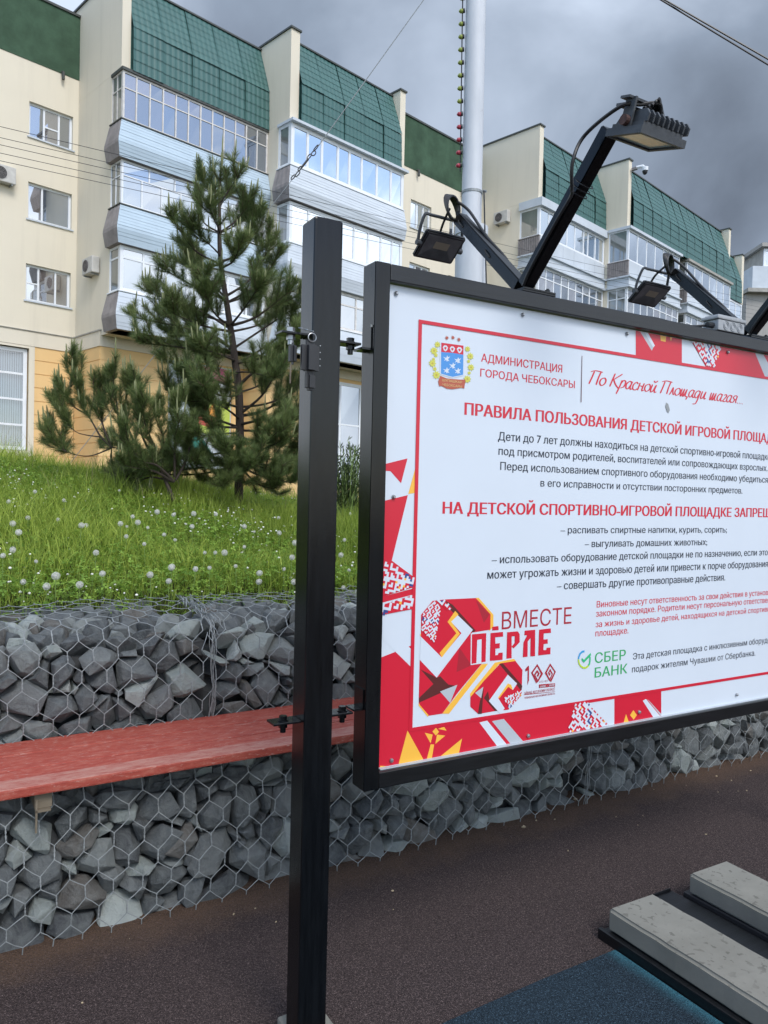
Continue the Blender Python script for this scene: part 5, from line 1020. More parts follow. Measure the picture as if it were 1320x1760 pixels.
ref, _, _ = text_mesh('Н'); CAPH = float(ref[:, 1].max()-ref[:, 1].min())
layer += 4
for s, x0, z, cap, pre, x1, c, wt, sl in TXT:
    size = cap/CAPH
    if sl: continue
    a, fs, isl = text_mesh(s)
    full = float(a[:, 0].max()-a[:, 0].min()); ref_w = full; xmin = float(a[:, 0].min())
    if pre:
        b2, _, _ = text_mesh(pre+'Н'); h = ref
        ref_w = float(b2[:, 0].max()-xmin) - float(h[:, 0].max()-h[:, 0].min())
    kx = (x1-x0)/ref_w; m = MB()
    yb_ = YP-(layer*step+.00002 if c in ('gold', 'white') else .00012)
    e = {0: 0, .7: .010, 1: .016, 2: .040}[wt]*size          # weight of the stroke: the outline printed a hair to each side
    offs = [(0, 0)] if not e else [(0, 0), (e, 0), (-e, 0)]
    for q, (ox, oz) in enumerate(offs):
        m.add([(x0+(p[0]-xmin)*kx+ox, yb_-q*.00004-(isl[k]%4)*.00001, z+p[1]*size+oz) for k, p in enumerate(a.tolist())], fs)
    m.build('lettering', PR[c], sg)
# brush-script line, drawn as strokes of a broad nib
I_ = [[(.12,1),(.05,.3),(.12,0),(.35,.2),(.55,.9)],[(.6,1),(.5,.3),(.6,0),(.78,.12)]]
A_ = [[(.6,.85),(.35,1),(.05,.6),(.1,.1),(.35,.05),(.58,.6)],[(.65,1),(.55,.3),(.65,0),(.82,.12)]]
SC = {'П': (1.12, [[(.28,1.6),(.18,.8),(.05,0)],[(-.1,1.5),(.4,1.7),(1.2,1.62)],[(1.0,1.62),(.88,.8),(.85,0)]]), 'о': (.74, [[(.45,1),(.1,.75),(.05,.3),(.3,0),(.6,.25),(.65,.7),(.45,1)]]),
 'К': (1.05, [[(.28,1.7),(.15,.8),(.05,0)],[(1.1,1.75),(.6,1.25),(.2,.85)],[(.3,.9),(.6,.4),(1.05,-.1)]]), 'р': (.75, [[(.2,1),(.1,.2),(-.08,-.8)],[(.15,.6),(.4,1),(.65,.8),(.55,.2),(.2,.0)]]),
 'а': (.8, A_), 'с': (.62, [[(.55,.8),(.35,1),(.05,.6),(.1,.1),(.4,0),(.6,.2)]]), 'н': (.8, [[(.15,1),(.05,0)],[(.05,.5),(.3,.6),(.6,.5)],[(.65,1),(.55,.3),(.6,0),(.78,.12)]]),
 'и': (.8, I_), 'й': (.8, I_+[[(.2,1.5),(.38,1.28),(.65,1.55)]]), 'л': (.66, [[(0,0),(.15,.15),(.35,1)],[(.35,1),(.45,.3),(.62,0)]]),
 'щ': (1.08, [[(.1,1),(.05,.2),(.15,0),(.4,.9)],[(.42,1),(.36,.2),(.45,0),(.72,.9)],[(.75,1),(.68,.2),(.78,0),(.98,.0),(.88,-.4)]]), 'ш': (1.0, [[(.1,1),(.05,.2),(.15,0),(.4,.9)],[(.42,1),(.36,.2),(.45,0),(.72,.9)],[(.75,1),(.68,.2),(.78,0),(.95,.1)]]),
 'д': (.8, [A_[0], [(.65,1),(.55,.0),(.38,-.75),(.0,-.85)]]), 'г': (.56, [[(.1,.85),(.3,1),(.45,.8),(.2,.3),(.1,.05),(.35,.0),(.52,.15)]]),
 'я': (.74, [[(.6,1),(.25,1),(.1,.7),(.35,.5),(.6,.55)],[(.62,1),(.54,.3),(.62,0)],[(.35,.5),(.2,.1),(-.02,0)]]), '.': (.34, [[(.1,.0),(.14,.05)]])}
SLG = [t_ for t_ in TXT if t_[8]][0]
tot = sum(SC[ch][0] if ch in SC else .45 for ch in SLG[0]); kx = (SLG[5]-SLG[1])/tot; kz = SLG[3]/1.7; m = MB(); pen = 0; cnt = 0
for ch in SLG[0]:
    if ch not in SC: pen += .45; continue
    adv, strokes = SC[ch]
    for st in strokes:
        P_ = [Vector((pen+x+.22*z, z, 0)) for x, z in st]; out = []
        for i in range(len(P_)-1):
            p0, p1, p2, p3 = P_[max(i-1, 0)], P_[i], P_[i+1], P_[min(i+2, len(P_)-1)]
            for k in range(5):
                t = k/5; out.append(.5*((2*p1)+(p2-p0)*t+(2*p0-5*p1+4*p2-p3)*t*t+(3*p1-p0-3*p2+p3)*t**3))
        out.append(P_[-1]); n = len(out); cnt += 1; vs = []
        for i, p in enumerate(out):
            d = (out[min(i+1, n-1)]-out[max(i-1, 0)]).normalized(); nb = abs(d.x*.35-d.y*.94)
            hw = .042+.052*nb
            if ch == '.': hw = .10
            if i in (0, n-1) and ch != '.': hw *= .6
            for sgn in (-1, 1):
                q = p+Vector((-d.y, d.x, 0))*hw*sgn; vs.append((SLG[1]+q.x*kx, YP-.00012-(cnt % 7)*.00001, SLG[2]+q.y*kz))
        m.add(vs, [(2*i, 2*i+1, 2*i+3, 2*i+2) for i in range(n-1)])
    pen += adv
m.build('lettering', PR['red'], sg)
for x, z in ((.076, 2.003), (.521, 2.008), (.967, 2.008), (1.491, 2.008), (2.0, 2.008), (.096, .727), (.587, .727), (.083, 1.452), (1.079, .740), (1.607, .740), (2.1, .740)):
    m = MB(); y = .0218-.015
    m.tube([(x, YP-.0152, z), (x, YP-.0165, z)], .0055, 14); m.tube([(x, YP-.0166, z), (x, YP-.0195, z)], [.0045, .0028], 6)
    m = MB(); m.tube([(x, .0205, z), (x, .0165, z), (x, .0135, z)], [.0062, .0055, .003], 14); m.build('screw', MT['zinc'], sg, True)
# ---- flood lamps on forked arms
def curve_pts(P, n=8):
    """Catmull-Rom through points"""
    P = [Vector(p) for p in P]; out = []
    for i in range(len(P)-1):
        p0, p1, p2, p3 = P[max(i-1, 0)], P[i], P[i+1], P[min(i+2, len(P)-1)]
        for k in range(n):
            t = k/n; out.append(.5*((2*p1)+(p2-p0)*t+(2*p0-5*p1+4*p2-p3)*t*t+(3*p1-p0-3*p2+p3)*t**3))
    return out+[P[-1]]
def rod(m, a, b, hx, hy, up=(1, 0, 0)):
    a, b = Vector(a), Vector(b); d = b-a; x = Vector(up); y = d.cross(x)
    m.obox((a+b)/2, x, y, d, hx, hy, d.length/2)
def bracket(bx, label):
    t = thing('lamp_bracket', label, 'lamp bracket', GF, (bx, .03, ZT), 'forked steel lamp brackets bolted on the board')
    def bevrod(a, b):
        a, b = Vector(a), Vector(b); d = (b-a); L = d.length; bm = bmesh.new(); bmesh.ops.create_cube(bm, size=1)
        for v in bm.verts: v.co = Vector((v.co.x*.040, v.co.y*.040, v.co.z*L))
        bmesh.ops.bevel(bm, geom=bm.edges[:], offset=.003, segments=2, affect='EDGES')
        q = d.to_track_quat('Z', 'X'); 
        z = d.normalized(); x = Vector((1, 0, 0)); y = z.cross(x); R3 = Matrix((x, y, z)).transposed()
        bm.verts.index_update(); m = MB(); m.add([(a+b)/2+R3@v.co for v in bm.verts], [[v.index for v in f.verts] for f in bm.faces]); bm.free(); return m
    bevrod((bx, .034, ZT+.028), (bx, -.292, ZT+.365)).build('arm', MT['blk'], t, label='long arm leaning out over the front of the board')
    bevrod((bx+.001, .056, ZT+.030), (bx+.001, .385, ZT+.335)).build('arm', MT['blk'], t, label='arm leaning back behind the board')
    m = MB(); m.bbox(bx-.035, bx+.095, .004, .064, ZT+.001, ZT+.007, .001); m.bbox(bx-.03, bx+.095, .004, .064, ZT+.0075, ZT+.0135, .001)
    pl_ = m.build('base_plate', MT['blk'], t)
    m = MB()
    for y in (.016, .05):
        m.tube([(bx+.072, y, ZT-.002), (bx+.072, y, ZT+.024)], .0045, 8); m.tube([(bx+.072, y, ZT+.0137), (bx+.072, y, ZT+.0205)], .0085, 6)
    m.build('bolt', MT['blk'], pl_)
    return t
B1, B2 = .541, 1.638
bracket(B1, 'forked lamp bracket standing on the board left of the centre'); bracket(B2, 'forked lamp bracket right of the grey junction box')
def big_lamp(bx, label):
    """cast floodlight with cooling fins, glass looking down at the board"""
    t = thing('flood_lamp', label, 'flood lamp', GF, (bx, -.30, ZT+.36), 'large finned flood lamps over the board front')
    X = Vector((1, 0, 0)); D = Vector((0, -.117, -.036)).normalized(); Nn = X.cross(D)
    if Nn.z > 0: Nn = -Nn          # outward through the glass, downwards
    c0 = Vector((bx+.042, -.372, ZT+.318)); hx, hd = .082, .062
    m = MB(); m.obox(c0-Nn*.006, X, D, Nn, hx, hd, .006); m.obox(c0-Nn*.018, X, D, Nn, hx-.010, hd-.008, .0058)
    m.build('housing', MT['alu'], t)
    m = MB()
    for s in (-1, 1):
        m.obox(c0+Nn*.0035+D*s*(hd-.006), X, D, Nn, hx, .006, .0035); m.obox(c0+Nn*.0035+X*s*(hx-.006), X, D, Nn, .006, hd-.0125, .0035)
    m.build('glass_frame', MT['alu'], t)
    m = MB(); m.obox(c0+Nn*.0012, X, D, Nn, hx-.0125, hd-.0125, .001); m.build('lamp_glass', MT['lampglass'], t)
    for i in range(9):
        x = -hx+.018+i*.0185; m = MB()
        prof = [(-hd+.012, .0), (hd-.004, .0), (hd-.002, .018), (hd-.014, .030), (-hd+.03, .026)]
        m.prism([c0+X*(x-.0025)-Nn*(.0242+h)+D*d for d, h in prof], .005, X); m.build('cooling_fin', MT['alu'], t)
    m = MB(); a = c0-X*(hx-.012)-Nn*.030
    m.obox(a-X*.006-D*.002-Nn*.012, X, D, Nn, .003, .017, .040); m.obox(a-Nn*.050+X*.012-D*.010, X, D, Nn, .035, .016, .003)
    m.obox(c0-Nn*.066-X*.035-D*.03, X, D, Nn, .05, .014, .003)
    yk = m.build('yoke', MT['alu'], t)
    m = MB(); m.tube([a-X*.008-Nn*(-.004), a-X*.022-Nn*(-.004)], .013, 14); m.build('bolt', MT['rust'], yk)
    m = MB(); m.obox(c0-Nn*.047+X*.018-D*.004, X, D, Nn, .060, .024, .012); m.build('driver_box', MT['plastic'], t)
    cb = MB(); e = c0-Nn*.074-X*.045
    cb.tube(curve_pts([c0-Nn*.05+X*.03, c0-Nn*.082+X*.0+D*.02, e+Nn*.002, e-X*.05+Vector((0, .02, -.012)), Vector((bx-.055, -.255, ZT+.352)), Vector((bx-.078, -.235, ZT+.285)), Vector((bx-.060, -.215, ZT+.225)), Vector((bx-.028, -.180, ZT+.222)), Vector((bx-.024, -.12, ZT+.172)), Vector((bx-.025, -.02, ZT+.068)), Vector((bx-.022, .02, ZT+.02))]), .0052, 8)
    cb.build('cable', MT['cable'], t, True)
    cb = MB()
    for k in range(5):
        cb.tube(curve_pts([c0-Nn*(.060+.006*k)-X*(.05-.012*k)+D*.02, c0-Nn*(.074+.004*k)-X*.01+D*(.0+.006*k), c0-Nn*.068+X*(.02+.008*k)-D*.01, c0-Nn*.052+X*(.05)-D*.0]), .0045, 6)
    cb.build('cable_bundle', MT['cable'], t, True)
    tie = MB()
    for y, z in ((-.20, .262), (-.19, .252), (-.18, .242)):
        tie.tube([(bx+.024*math.cos(a), y+.017*math.sin(a)*1.3, ZT+z-.008+.017*math.sin(a)*1.2) for a in [i*math.pi/6 for i in range(13)]], .0015, 4)
    tie.build('cable_tie', MT['plastic'], t)
    return t
def small_lamp(bx, cx, label, cs):
    """slim floodlight in a U yoke behind the board"""
    t = thing('flood_lamp', label, 'flood lamp', GF, (bx, .40, ZT+.33), 'small flat flood lamps behind the board')
    X = Vector((1, 0, 0)); D = Vector((0, .075, -.055)).normalized(); Nn = X.cross(D)
    if Nn.z > 0: Nn = -Nn
    c0 = Vector((cx, .468, ZT+.252)); hx, hd = .082, .056
    bm = bmesh.new(); bmesh.ops.create_cube(bm, size=1)
    for v in bm.verts: v.co = Vector((v.co.x*2*hx, v.co.y*2*hd, v.co.z*.018))
    bmesh.ops.bevel(bm, geom=bm.edges[:], offset=.005, segments=2, affect='EDGES'); bm.verts.index_update()
    R3 = Matrix((X, D, Nn)).transposed(); m = MB(); m.add([c0-Nn*.009+R3@v.co for v in bm.verts], [[v.index for v in f.verts] for f in bm.faces]); bm.free()
    m.build('housing', MT['plastic'], t)
    m = MB(); s = .0008
    m.obox(c0+Nn*s, X, D, Nn, hx-.012, hd-.011, .0006); m.build('lamp_glass', MT['lampdark'], t)
    m = MB()
    o = [(-hx+.013, -hd+.012), (hx-.013, -hd+.012), (hx-.013, hd-.012), (-hx+.013, hd-.012)]; q = [(-.030, -.024), (.030, -.024), (.030, .004), (-.030, .004)]
    vs = [c0+Nn*.0017+X*a+D*b for a, b in o]+[c0+Nn*.0019+X*a+D*b for a, b in q]
    m.add([c0+Nn*.0021+X*a+D*b for a, b in q], [(0, 1, 2, 3)]); m.build('led', MT['led'], t)
    m = MB(); m.add(vs, [(2, 3, 7, 6)]); m.build('reflector', MT['alu'], t)
    m = MB()
    for i in range(7):
        m.obox(c0-Nn*.024+X*(-.06+.02*i), X, D, Nn, .003, hd-.012, .006)
    m.build('cooling_fins', MT['plastic'], t)
    m = MB()
    e1, e2 = c0-X*(hx+.007)-Nn*.008, c0+X*(hx+.007)-Nn*.008; up = Vector((-.012, -.040, .082))
    pth = curve_pts([e1+Vector((0, 0, -.006)), e1+up*.4, e1+up+Vector((.012, 0, 0)), e1+up+Vector((.03, -.005, .002))], 5)
    m.tube(pth, .0055, 6); m.tube([e1+up+Vector((.03, -.005, .002)), e2+up+Vector((-.03, -.005, .002))], .0055, 6)
    m.tube(curve_pts([e2+up+Vector((-.03, -.005, .002)), e2+up+Vector((-.01, 0, 0)), e2+up*.4, e2], 5), .0055, 6)
    m.tube([e1-X*.006, e1+X*.012], .010, 10); m.tube([e2+X*.006, e2-X*.012], .010, 10)
    m.build('yoke', MT['alu'], t)
    cb = MB(); ae = Vector((bx, .385, ZT+.335)); ctr = ae+Vector((-.015, .0, .03))
    for k in range(4):
        cb.tube([ctr+Vector((.001*k-.012+.034*math.cos(a+k*.15), .012*math.cos(a)+.006*k, .040*math.sin(a)+.002*k)) for a in [i*math.pi/9 for i in range(19)]], .0048, 6)
    cb.tube(curve_pts([ctr+Vector((.01, .01, .03)), ae+Vector((.018, -.03, .02)), Vector((bx+.012, .25, ZT+.240)), Vector((bx+.018, .16, ZT+.150)), Vector((bx+.012, .08, ZT+.060)), Vector((bx+.06, .05, ZT+.022))]), .0052, 7)
    cb.tube(curve_pts([ctr+Vector((-.02, .01, .0)), (e1+e2)/2+up*.8, c0-Nn*.03]), .0045, 6)
    cb.build('cable', MT['cable'], t, True)
    tie = MB()
    for y in (.35, .20):
        zc = ZT+.030+(y-.056)*.927; tie.tube([(bx+.026*math.cos(a), y+.021*math.sin(a), zc+.026*math.sin(a)) for a in [i*math.pi/6 for i in range(13)]], .002, 4)
    tie.build('cable_tie', MT['plastic'], t)
    return t
big_lamp(B1, 'large finned flood lamp high over the board against the grey sky')
big_lamp(B2, 'large finned flood lamp on the bracket at the right edge outside the photo')
small_lamp(B1, B1-.022, 'small flat flood lamp behind the board in front of the white pole', 0)
small_lamp(B2, B2-.045, 'small flat flood lamp behind the board left of the grey junction box', 1)
# cable lying on the top rail
cb = MB(); cb.tube(curve_pts([(B1+.08, .05, ZT+.010), (.80, .035, ZT+.006), (1.0, .05, ZT+.009), (1.15, .056, ZT+.016), (1.28, .045, ZT+.007), (1.38, .03, ZT+.018)]), .0045, 7)
tag(cb.build('power_cable', MT['cable'], org=(1.0, .04, ZT), fr=GF, smooth=True), 'black cable lying along the top rail of the board frame', 'cable')
jb = thing('junction_box', 'grey plastic junction box with three round knockouts on the top rail', 'junction box', GF, (1.475, .035, ZT))
m = MB(); m.bbox(1.402, 1.550, -.004, .060, ZT+.001, ZT+.040, .004); m.build('body', MT['greybox'], jb)
m = MB(); m.bbox(1.394, 1.556, -.008, .064, ZT+.0405, ZT+.053, .004); m.bbox(1.405, 1.545, -.0, .056, ZT+.0532, ZT+.058, .002); m.build('lid', MT['greybox'], jb)
for x in (1.444, 1.482, 1.520):
    m = MB()
    for r in (.0155, .009): m.tube([(x+r*math.cos(a), -.0050, ZT+.021+r*math.sin(a)) for a in [i*math.pi/10 for i in range(21)]], .0014, 4, False)
    m.build('knockout', MT['greybox'], jb)
m = MB(); m.tube([(1.401, .02, ZT+.02), (1.372, .02, ZT+.018)], .010, 10); m.build('cable_gland', MT['plastic'], jb)
# ---- black holder hung on the left post
hd_ = thing('hanging_pouch', 'black plastic case hanging by a small ring and chain from the post bracket', 'case', GF, (-.20, -.02, 1.83))
def rbox(x0, x1, y0, y1, z0, z1, b, mat, nm, par, seg=4):
    bm = bmesh.new(); bmesh.ops.create_cube(bm, size=1)
    for v in bm.verts: v.co = Vector(((x0+x1)/2+v.co.x*(x1-x0), (y0+y1)/2+v.co.y*(y1-y0), (z0+z1)/2+v.co.z*(z1-z0)))
    bmesh.ops.bevel(bm, geom=bm.edges[:], offset=b, segments=seg, affect='EDGES'); bm.verts.index_update()
    m = MB(); m.add([v.co[:] for v in bm.verts], [[v.index for v in f.verts] for f in bm.faces]); bm.free(); return m.build(nm, mat, par, True)
rbox(-.218, -.172, -.040, -.004, 1.748, 1.836, .013, MT['plastic'], 'body', hd_)
rbox(-.205, -.181, -.034, -.010, 1.712, 1.755, .006, MT['plastic'], 'tongue', hd_)
rbox(-.240, -.222, -.012, .016, 1.775, 1.830, .008, MT['plastic'], 'side_clip', hd_)
m = MB()
for i in range(4): m.tube([(-.1755, -.0402, 1.822-.0165*i), (-.1755, -.0408, 1.822-.0165*i)], .0014, 8)
m.build('dots', MT['zinc'], hd_)
m = MB(); m.tube([(-.193+.0105*math.cos(a), -.030, 1.842+.0105*math.sin(a)) for a in [i*math.pi/10 for i in range(21)]], .0014, 5, False)
m.build('ring', MT['zinc'], hd_)
m = MB()
for k in range(5):
    c = Vector((-.193-.004*k, -.026+.008*k, 1.858+.0028*k)); ax = Vector((0, 1, .3)) if k % 2 else Vector((1, .2, .3))
    e1 = ax.cross(Vector((0, 0, 1))).normalized()
    m.tube([c+e1*.004*math.cos(a)+Vector((0, 0, 1)).cross(e1)*.0+Vector((-.5, 1, .35)).normalized()*.006*math.sin(a) for a in [i*math.pi/5 for i in range(11)]], .0010, 4, False)
m.build('chain', MT['zinc'], hd_)
m = MB(); m.tube([(-.236, .0, 1.776), (-.237, .0, 1.728)], .0022, 6); m.build('rod', MT['oldwood'], hd_)
# ---- ballast blocks on a black steel frame
def block(x0, x1, y0, y1, z0, z1, label):
    bm = bmesh.new(); bmesh.ops.create_cube(bm, size=1)
    for v in bm.verts: v.co = Vector(((x0+x1)/2+v.co.x*(x1-x0), (y0+y1)/2+v.co.y*(y1-y0), (z0+z1)/2+v.co.z*(z1-z0)))
    bmesh.ops.bevel(bm, geom=bm.edges[:], offset=.009, segments=3, affect='EDGES')
    lon = [e for e in bm.edges if abs(e.verts[0].co.y-e.verts[1].co.y) > .5]
    bmesh.ops.subdivide_edges(bm, edges=lon, cuts=60); bmesh.ops.triangulate(bm, faces=bm.faces[:])
    for v in bm.verts:
        n = noise.noise(v.co*9)*.0022+noise.noise(v.co*31)*.0014; v.co += Vector((n, n*.4, n*.8))
    bm.verts.index_update(); m = MB(); m.add([v.co[:] for v in bm.verts], [[v.index for v in f.verts] for f in bm.faces]); bm.free()
    o = m.build('ballast_block', MT['concrete'], org=((x0+x1)/2, (y0+y1)/2, z0), fr=GF, smooth=False)
    tag(o, label, 'concrete block', 'concrete ballast blocks at the lower right')
ZS = .030
block(.945, 1.160, -2.0, .010, ZS, .104, 'concrete ballast block nearest the blue rubber patch')
block(1.392, 1.606, -2.0, .042, ZS, .104, 'second concrete ballast block farther right beyond the black channel')
bf = thing('steel_base', 'low black steel frame under and between the two concrete blocks', 'steel frame', GF, (1.27, -1.05, 0))
m = MB(); m.bbox(.922, .94, -2.05, .030, -.01, .034, .003); m.bbox(.9405, 1.17, -2.05, .024, .004, .0285, .003); m.build('edge_rail', MT['blkh'], bf)
m = MB(); m.bbox(1.171, 1.388, -2.05, .070, .003, .012, .002); m.bbox(1.245, 1.345, -2.05, .076, .0125, .036, .003); m.build('channel', MT['blkh'], bf)
m = MB(); m.bbox(1.389, 1.63, -2.05, .060, .004, .0285, .003); m.build('bearing_strip', MT['plastic'], bf)
m = MB(); m.bbox(1.346, 1.388, -.42, -.30, .0125, .030, .003); m.bbox(1.172, 1.244, -.42, -.30, .0125, .030, .003); m.bbox(1.25, 1.34, .0765, .0800, .013, .045, .001); m.build('cross_plate', MT['blkh'], bf)
# ---- white pole with its string of bulbs
pl = thing('flag_pole', 'tall white steel pole with a thicker lower section behind the board', 'pole', IF, (1.27, 12.1, 0))
m = MB(); m.tube([(1.27, 12.1, 5.70), (1.255, 12.1, 10), (1.24, 12.1, 15)], [.158, .155, .14], 28, up=(0, 1, 0)); m.build('upper_tube', MT['polew'], pl, True)
m = MB(); m.tube([(1.285, 12.1, 0), (1.275, 12.1, 5.70)], .245, 28, up=(0, 1, 0)); m.build('lower_tube', MT['polew'], pl, True)
m = MB(); m.tube([(1.275, 12.1, 5.60), (1.275, 12.1, 5.73)], .262, 28); m.build('flange', MT['polew'], pl, True)
m = MB(); m.tube([(1.27, 12.1, 6.25), (1.27, 12.1, 6.29)], .166, 24); m.tube([(1.43, 12.0, 6.27), (1.48, 11.98, 6.26)], .02, 8); m.build('clamp', MT['steel'], pl)
m = MB(); m.tube(curve_pts([(1.44, 11.95, 6.26), (1.47, 11.9, 5.5), (1.52, 11.85, 4.4), (1.6, 11.8, 2.5)], 4), .012, 6); m.build('cable', MT['cable'], pl)
ls = thing('light_string', 'vertical string of small green and red bulbs beside the white pole', 'light string', IF, (1.05, 12.08, 6.6))
m = MB(); m.tube([(1.075, 12.09, 6.60), (1.05, 12.1, 9), (1.03, 12.1, 15)], .010, 6); m.build('cable', MT['cable'], ls)
bulb = {c: simple(n, col, .35, .1, 30, .6) for c, n, col in (('g', 'lime_bulb', (.24, .30, .05)), ('r', 'red_bulb', (.34, .025, .05)))}
bm_ = MB(); bm_.tube([(0, 0, .0), (-.015, 0, -.004), (-.045, -.01, -.012), (-.07, -.01, -.02)], [.022, .034, .034, .012], 10); 
bulb_me = {}
for c in bulb:
    o = bm_.build('bulb', bulb[c], None, True); bulb_me[c] = o.data; bpy.data.objects.remove(o)
sk = MB(); sk.tube([(.022, 0, .004), (-.008, 0, .0)], [.034, .036], 10); so_ = sk.build('socket', MT['plastic']); sk_me = so_.data; bpy.data.objects.remove(so_)
for i in range(40):
    z = 6.70+.2*i
    c = 'r' if i < 5 else ('g' if i < 30 else 'r')
    b = bpy.data.objects.new('bulb', bulb_me[c]); COL.objects.link(b); b.parent = ls; b.location = (1.075-.005*i*.2-1.05, 12.09-12.08, z-6.6)
    q = bpy.data.objects.new('socket', sk_me); COL.objects.link(q); q.parent = b
# ---- guy wire with a chain of shackles
def P3(a, b, k): return Vector(a)+(Vector(b)-Vector(a))*k
ga, gb = Vector((1.19, 12.12, 11.36)), Vector((-4.4, 12.05, .9))
top_, c1_, c2_ = Vector((.437, 12.15, 9.293)), Vector((-1.158, 12.107, 6.966)), Vector((-1.541, 12.098, 6.453))
gw = thing('guy_wire', 'thin steel guy wire with a dark turnbuckle chain crossing in front of the loggias', 'guy wire', IF, (-1.3, 12.1, 0))
dr = (top_-c1_).normalized(); dr2 = (c1_-c2_).normalized()
m = MB(); m.tube([c1_, c1_+dr*5.6], .007, 6); m.tube([c2_, c2_-dr2*6.6], .005, 6); m.build('wire', MT['steel'], gw)
m = MB(); L = (c1_-c2_).length; perp = dr2.cross(Vector((0, 1, 0))).normalized()
pos = 0; k = 0
for seg in (.12, .085, .10, .18, .085, .11, .09):
    a = c1_-dr2*pos; b = c1_-dr2*(pos+seg); mid = (a+b)/2; side = perp if k % 2 else Vector((0, 1, 0)); wdt = .026 if seg < .11 else .018
    if seg > .15: m.tube([a, mid, b], .017, 8)
    else: m.tube([mid+(a-b)*.5*math.cos(t_)+(perp*.8+side*.3)*wdt*math.sin(t_)+perp*.012*(-1)**k for t_ in [i*math.pi/6 for i in range(13)]], .0085, 6, False)
    pos += seg*.88; k += 1
m.build('turnbuckle_chain', MT['acdark'], gw)
# ---- overhead wires
def sagwire(a, b, sag, r, label, group):
    a, b = Vector(a), Vector(b); pts = [a+(b-a)*(i/24)-Vector((0, 0, sag*4*(i/24)*(1-i/24))) for i in range(25)]
    m = MB(); m.tube(pts, r, 5); tag(m.build('overhead_wire', MT['cable'], org=tuple((a+b)/2), fr=IF), label, 'wire', group)
for i, (dz, lab) in enumerate(((0, 'topmost of the five thin wires crossing in front of the facade'), (-.20, 'second from top of the five thin wires in front of the facade'), (-.33, 'middle one of the five thin wires in front of the facade'), (-.48, 'second from bottom of the five thin wires in front of the facade'), (-.62, 'lowest of the five thin wires crossing in front of the facade'))):
    d = Vector((27.1, 26.1, 4.06+dz*.5)); a = Vector((-7.2, 14.1, 8.23+dz))
    sagwire(a-d*.3, a+d*1.4, .25, .0055, lab, 'thin wires in front of the facade')
for i, (za, lab) in enumerate(((0, 'upper of the two dark cables crossing the top right sky'), (-.10, 'lower of the two dark cables crossing the top right sky'))):
    a = Vector((3.15+i*.05, 9.1, 7.42+za*.0)); b = Vector((4.50, 9.1-.2*i, 6.66+za))
    d = b-a; sagwire(a-d*2.5, b+d*3, .05, .010, lab, 'dark cables in the top right sky')
# ================================================================== plants
rng = np.random.default_rng(4)
gzv = np.vectorize(gz)
def patch(n, x0, x1, y0, y1): return rng.uniform(x0, x1, n), rng.uniform(y0, y1, n)
def blades(n, xr, yr, h0, h1, wd, name, mat, lean=.45, dens=None, base_z=None):
    x, y = patch(n, *xr, *yr)
    if dens is not None: k = rng.random(n) < dens(x, y); x, y = x[k], y[k]; n = len(x)
    z = gzv(x, y)-.01
    h = rng.uniform(h0, h1, n)*(1+.45*np.sin(x*3.1+1)*np.sin(y*2.3)+.2*np.sin(x*9)*np.sin(y*8))*np.clip(.45+(y-.8)*1.2, .45, 1); az_ = rng.uniform(0, 2*np.pi, n); ln = rng.uniform(.1, lean, n)*h
    fa = rng.uniform(0, 2*np.pi, n); w_ = wd*rng.uniform(.6, 1.3, n)
    wx, wy = np.cos(fa)*w_/2, np.sin(fa)*w_/2
    lx, ly = np.cos(az_)*ln, np.sin(az_)*ln
    V = np.empty((n, 5, 3))
    V[:, 0] = np.stack([x-wx, y-wy, z], 1); V[:, 1] = np.stack([x+wx, y+wy, z], 1)
    V[:, 2] = np.stack([x-wx*.8+lx*.35, y-wy*.8+ly*.35, z+h*.6], 1); V[:, 3] = np.stack([x+wx*.8+lx*.35, y+wy*.8+ly*.35, z+h*.6], 1)
    V[:, 4] = np.stack([x+lx, y+ly, z+h*.97], 1)
    b = (np.arange(n)*5)[:, None]
    F = np.concatenate([b+np.array([[0, 1, 3]]), b+np.array([[0, 3, 2]]), b+np.array([[2, 3, 4]])])
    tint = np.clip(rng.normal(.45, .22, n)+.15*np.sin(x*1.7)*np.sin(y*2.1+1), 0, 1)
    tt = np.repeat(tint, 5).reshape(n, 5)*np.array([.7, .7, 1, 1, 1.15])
    return tag(npmesh(name, V.reshape(-1, 3), F, mat, fr=WF, col=tt.ravel()), kind='stuff')
near = lambda x, y: np.where((x > -1.7) & (x < .6+y*.55), 1.0, .35)
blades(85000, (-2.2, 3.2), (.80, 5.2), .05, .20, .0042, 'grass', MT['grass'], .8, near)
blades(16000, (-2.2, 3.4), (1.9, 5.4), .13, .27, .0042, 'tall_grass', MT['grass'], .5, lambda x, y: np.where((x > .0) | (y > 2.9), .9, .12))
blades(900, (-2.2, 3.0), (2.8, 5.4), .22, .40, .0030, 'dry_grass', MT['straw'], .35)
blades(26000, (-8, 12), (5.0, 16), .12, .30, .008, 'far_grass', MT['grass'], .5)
blades(9000, (-7, -2.2), (.85, 5), .08, .18, .006, 'side_grass', MT['grass'], .6)
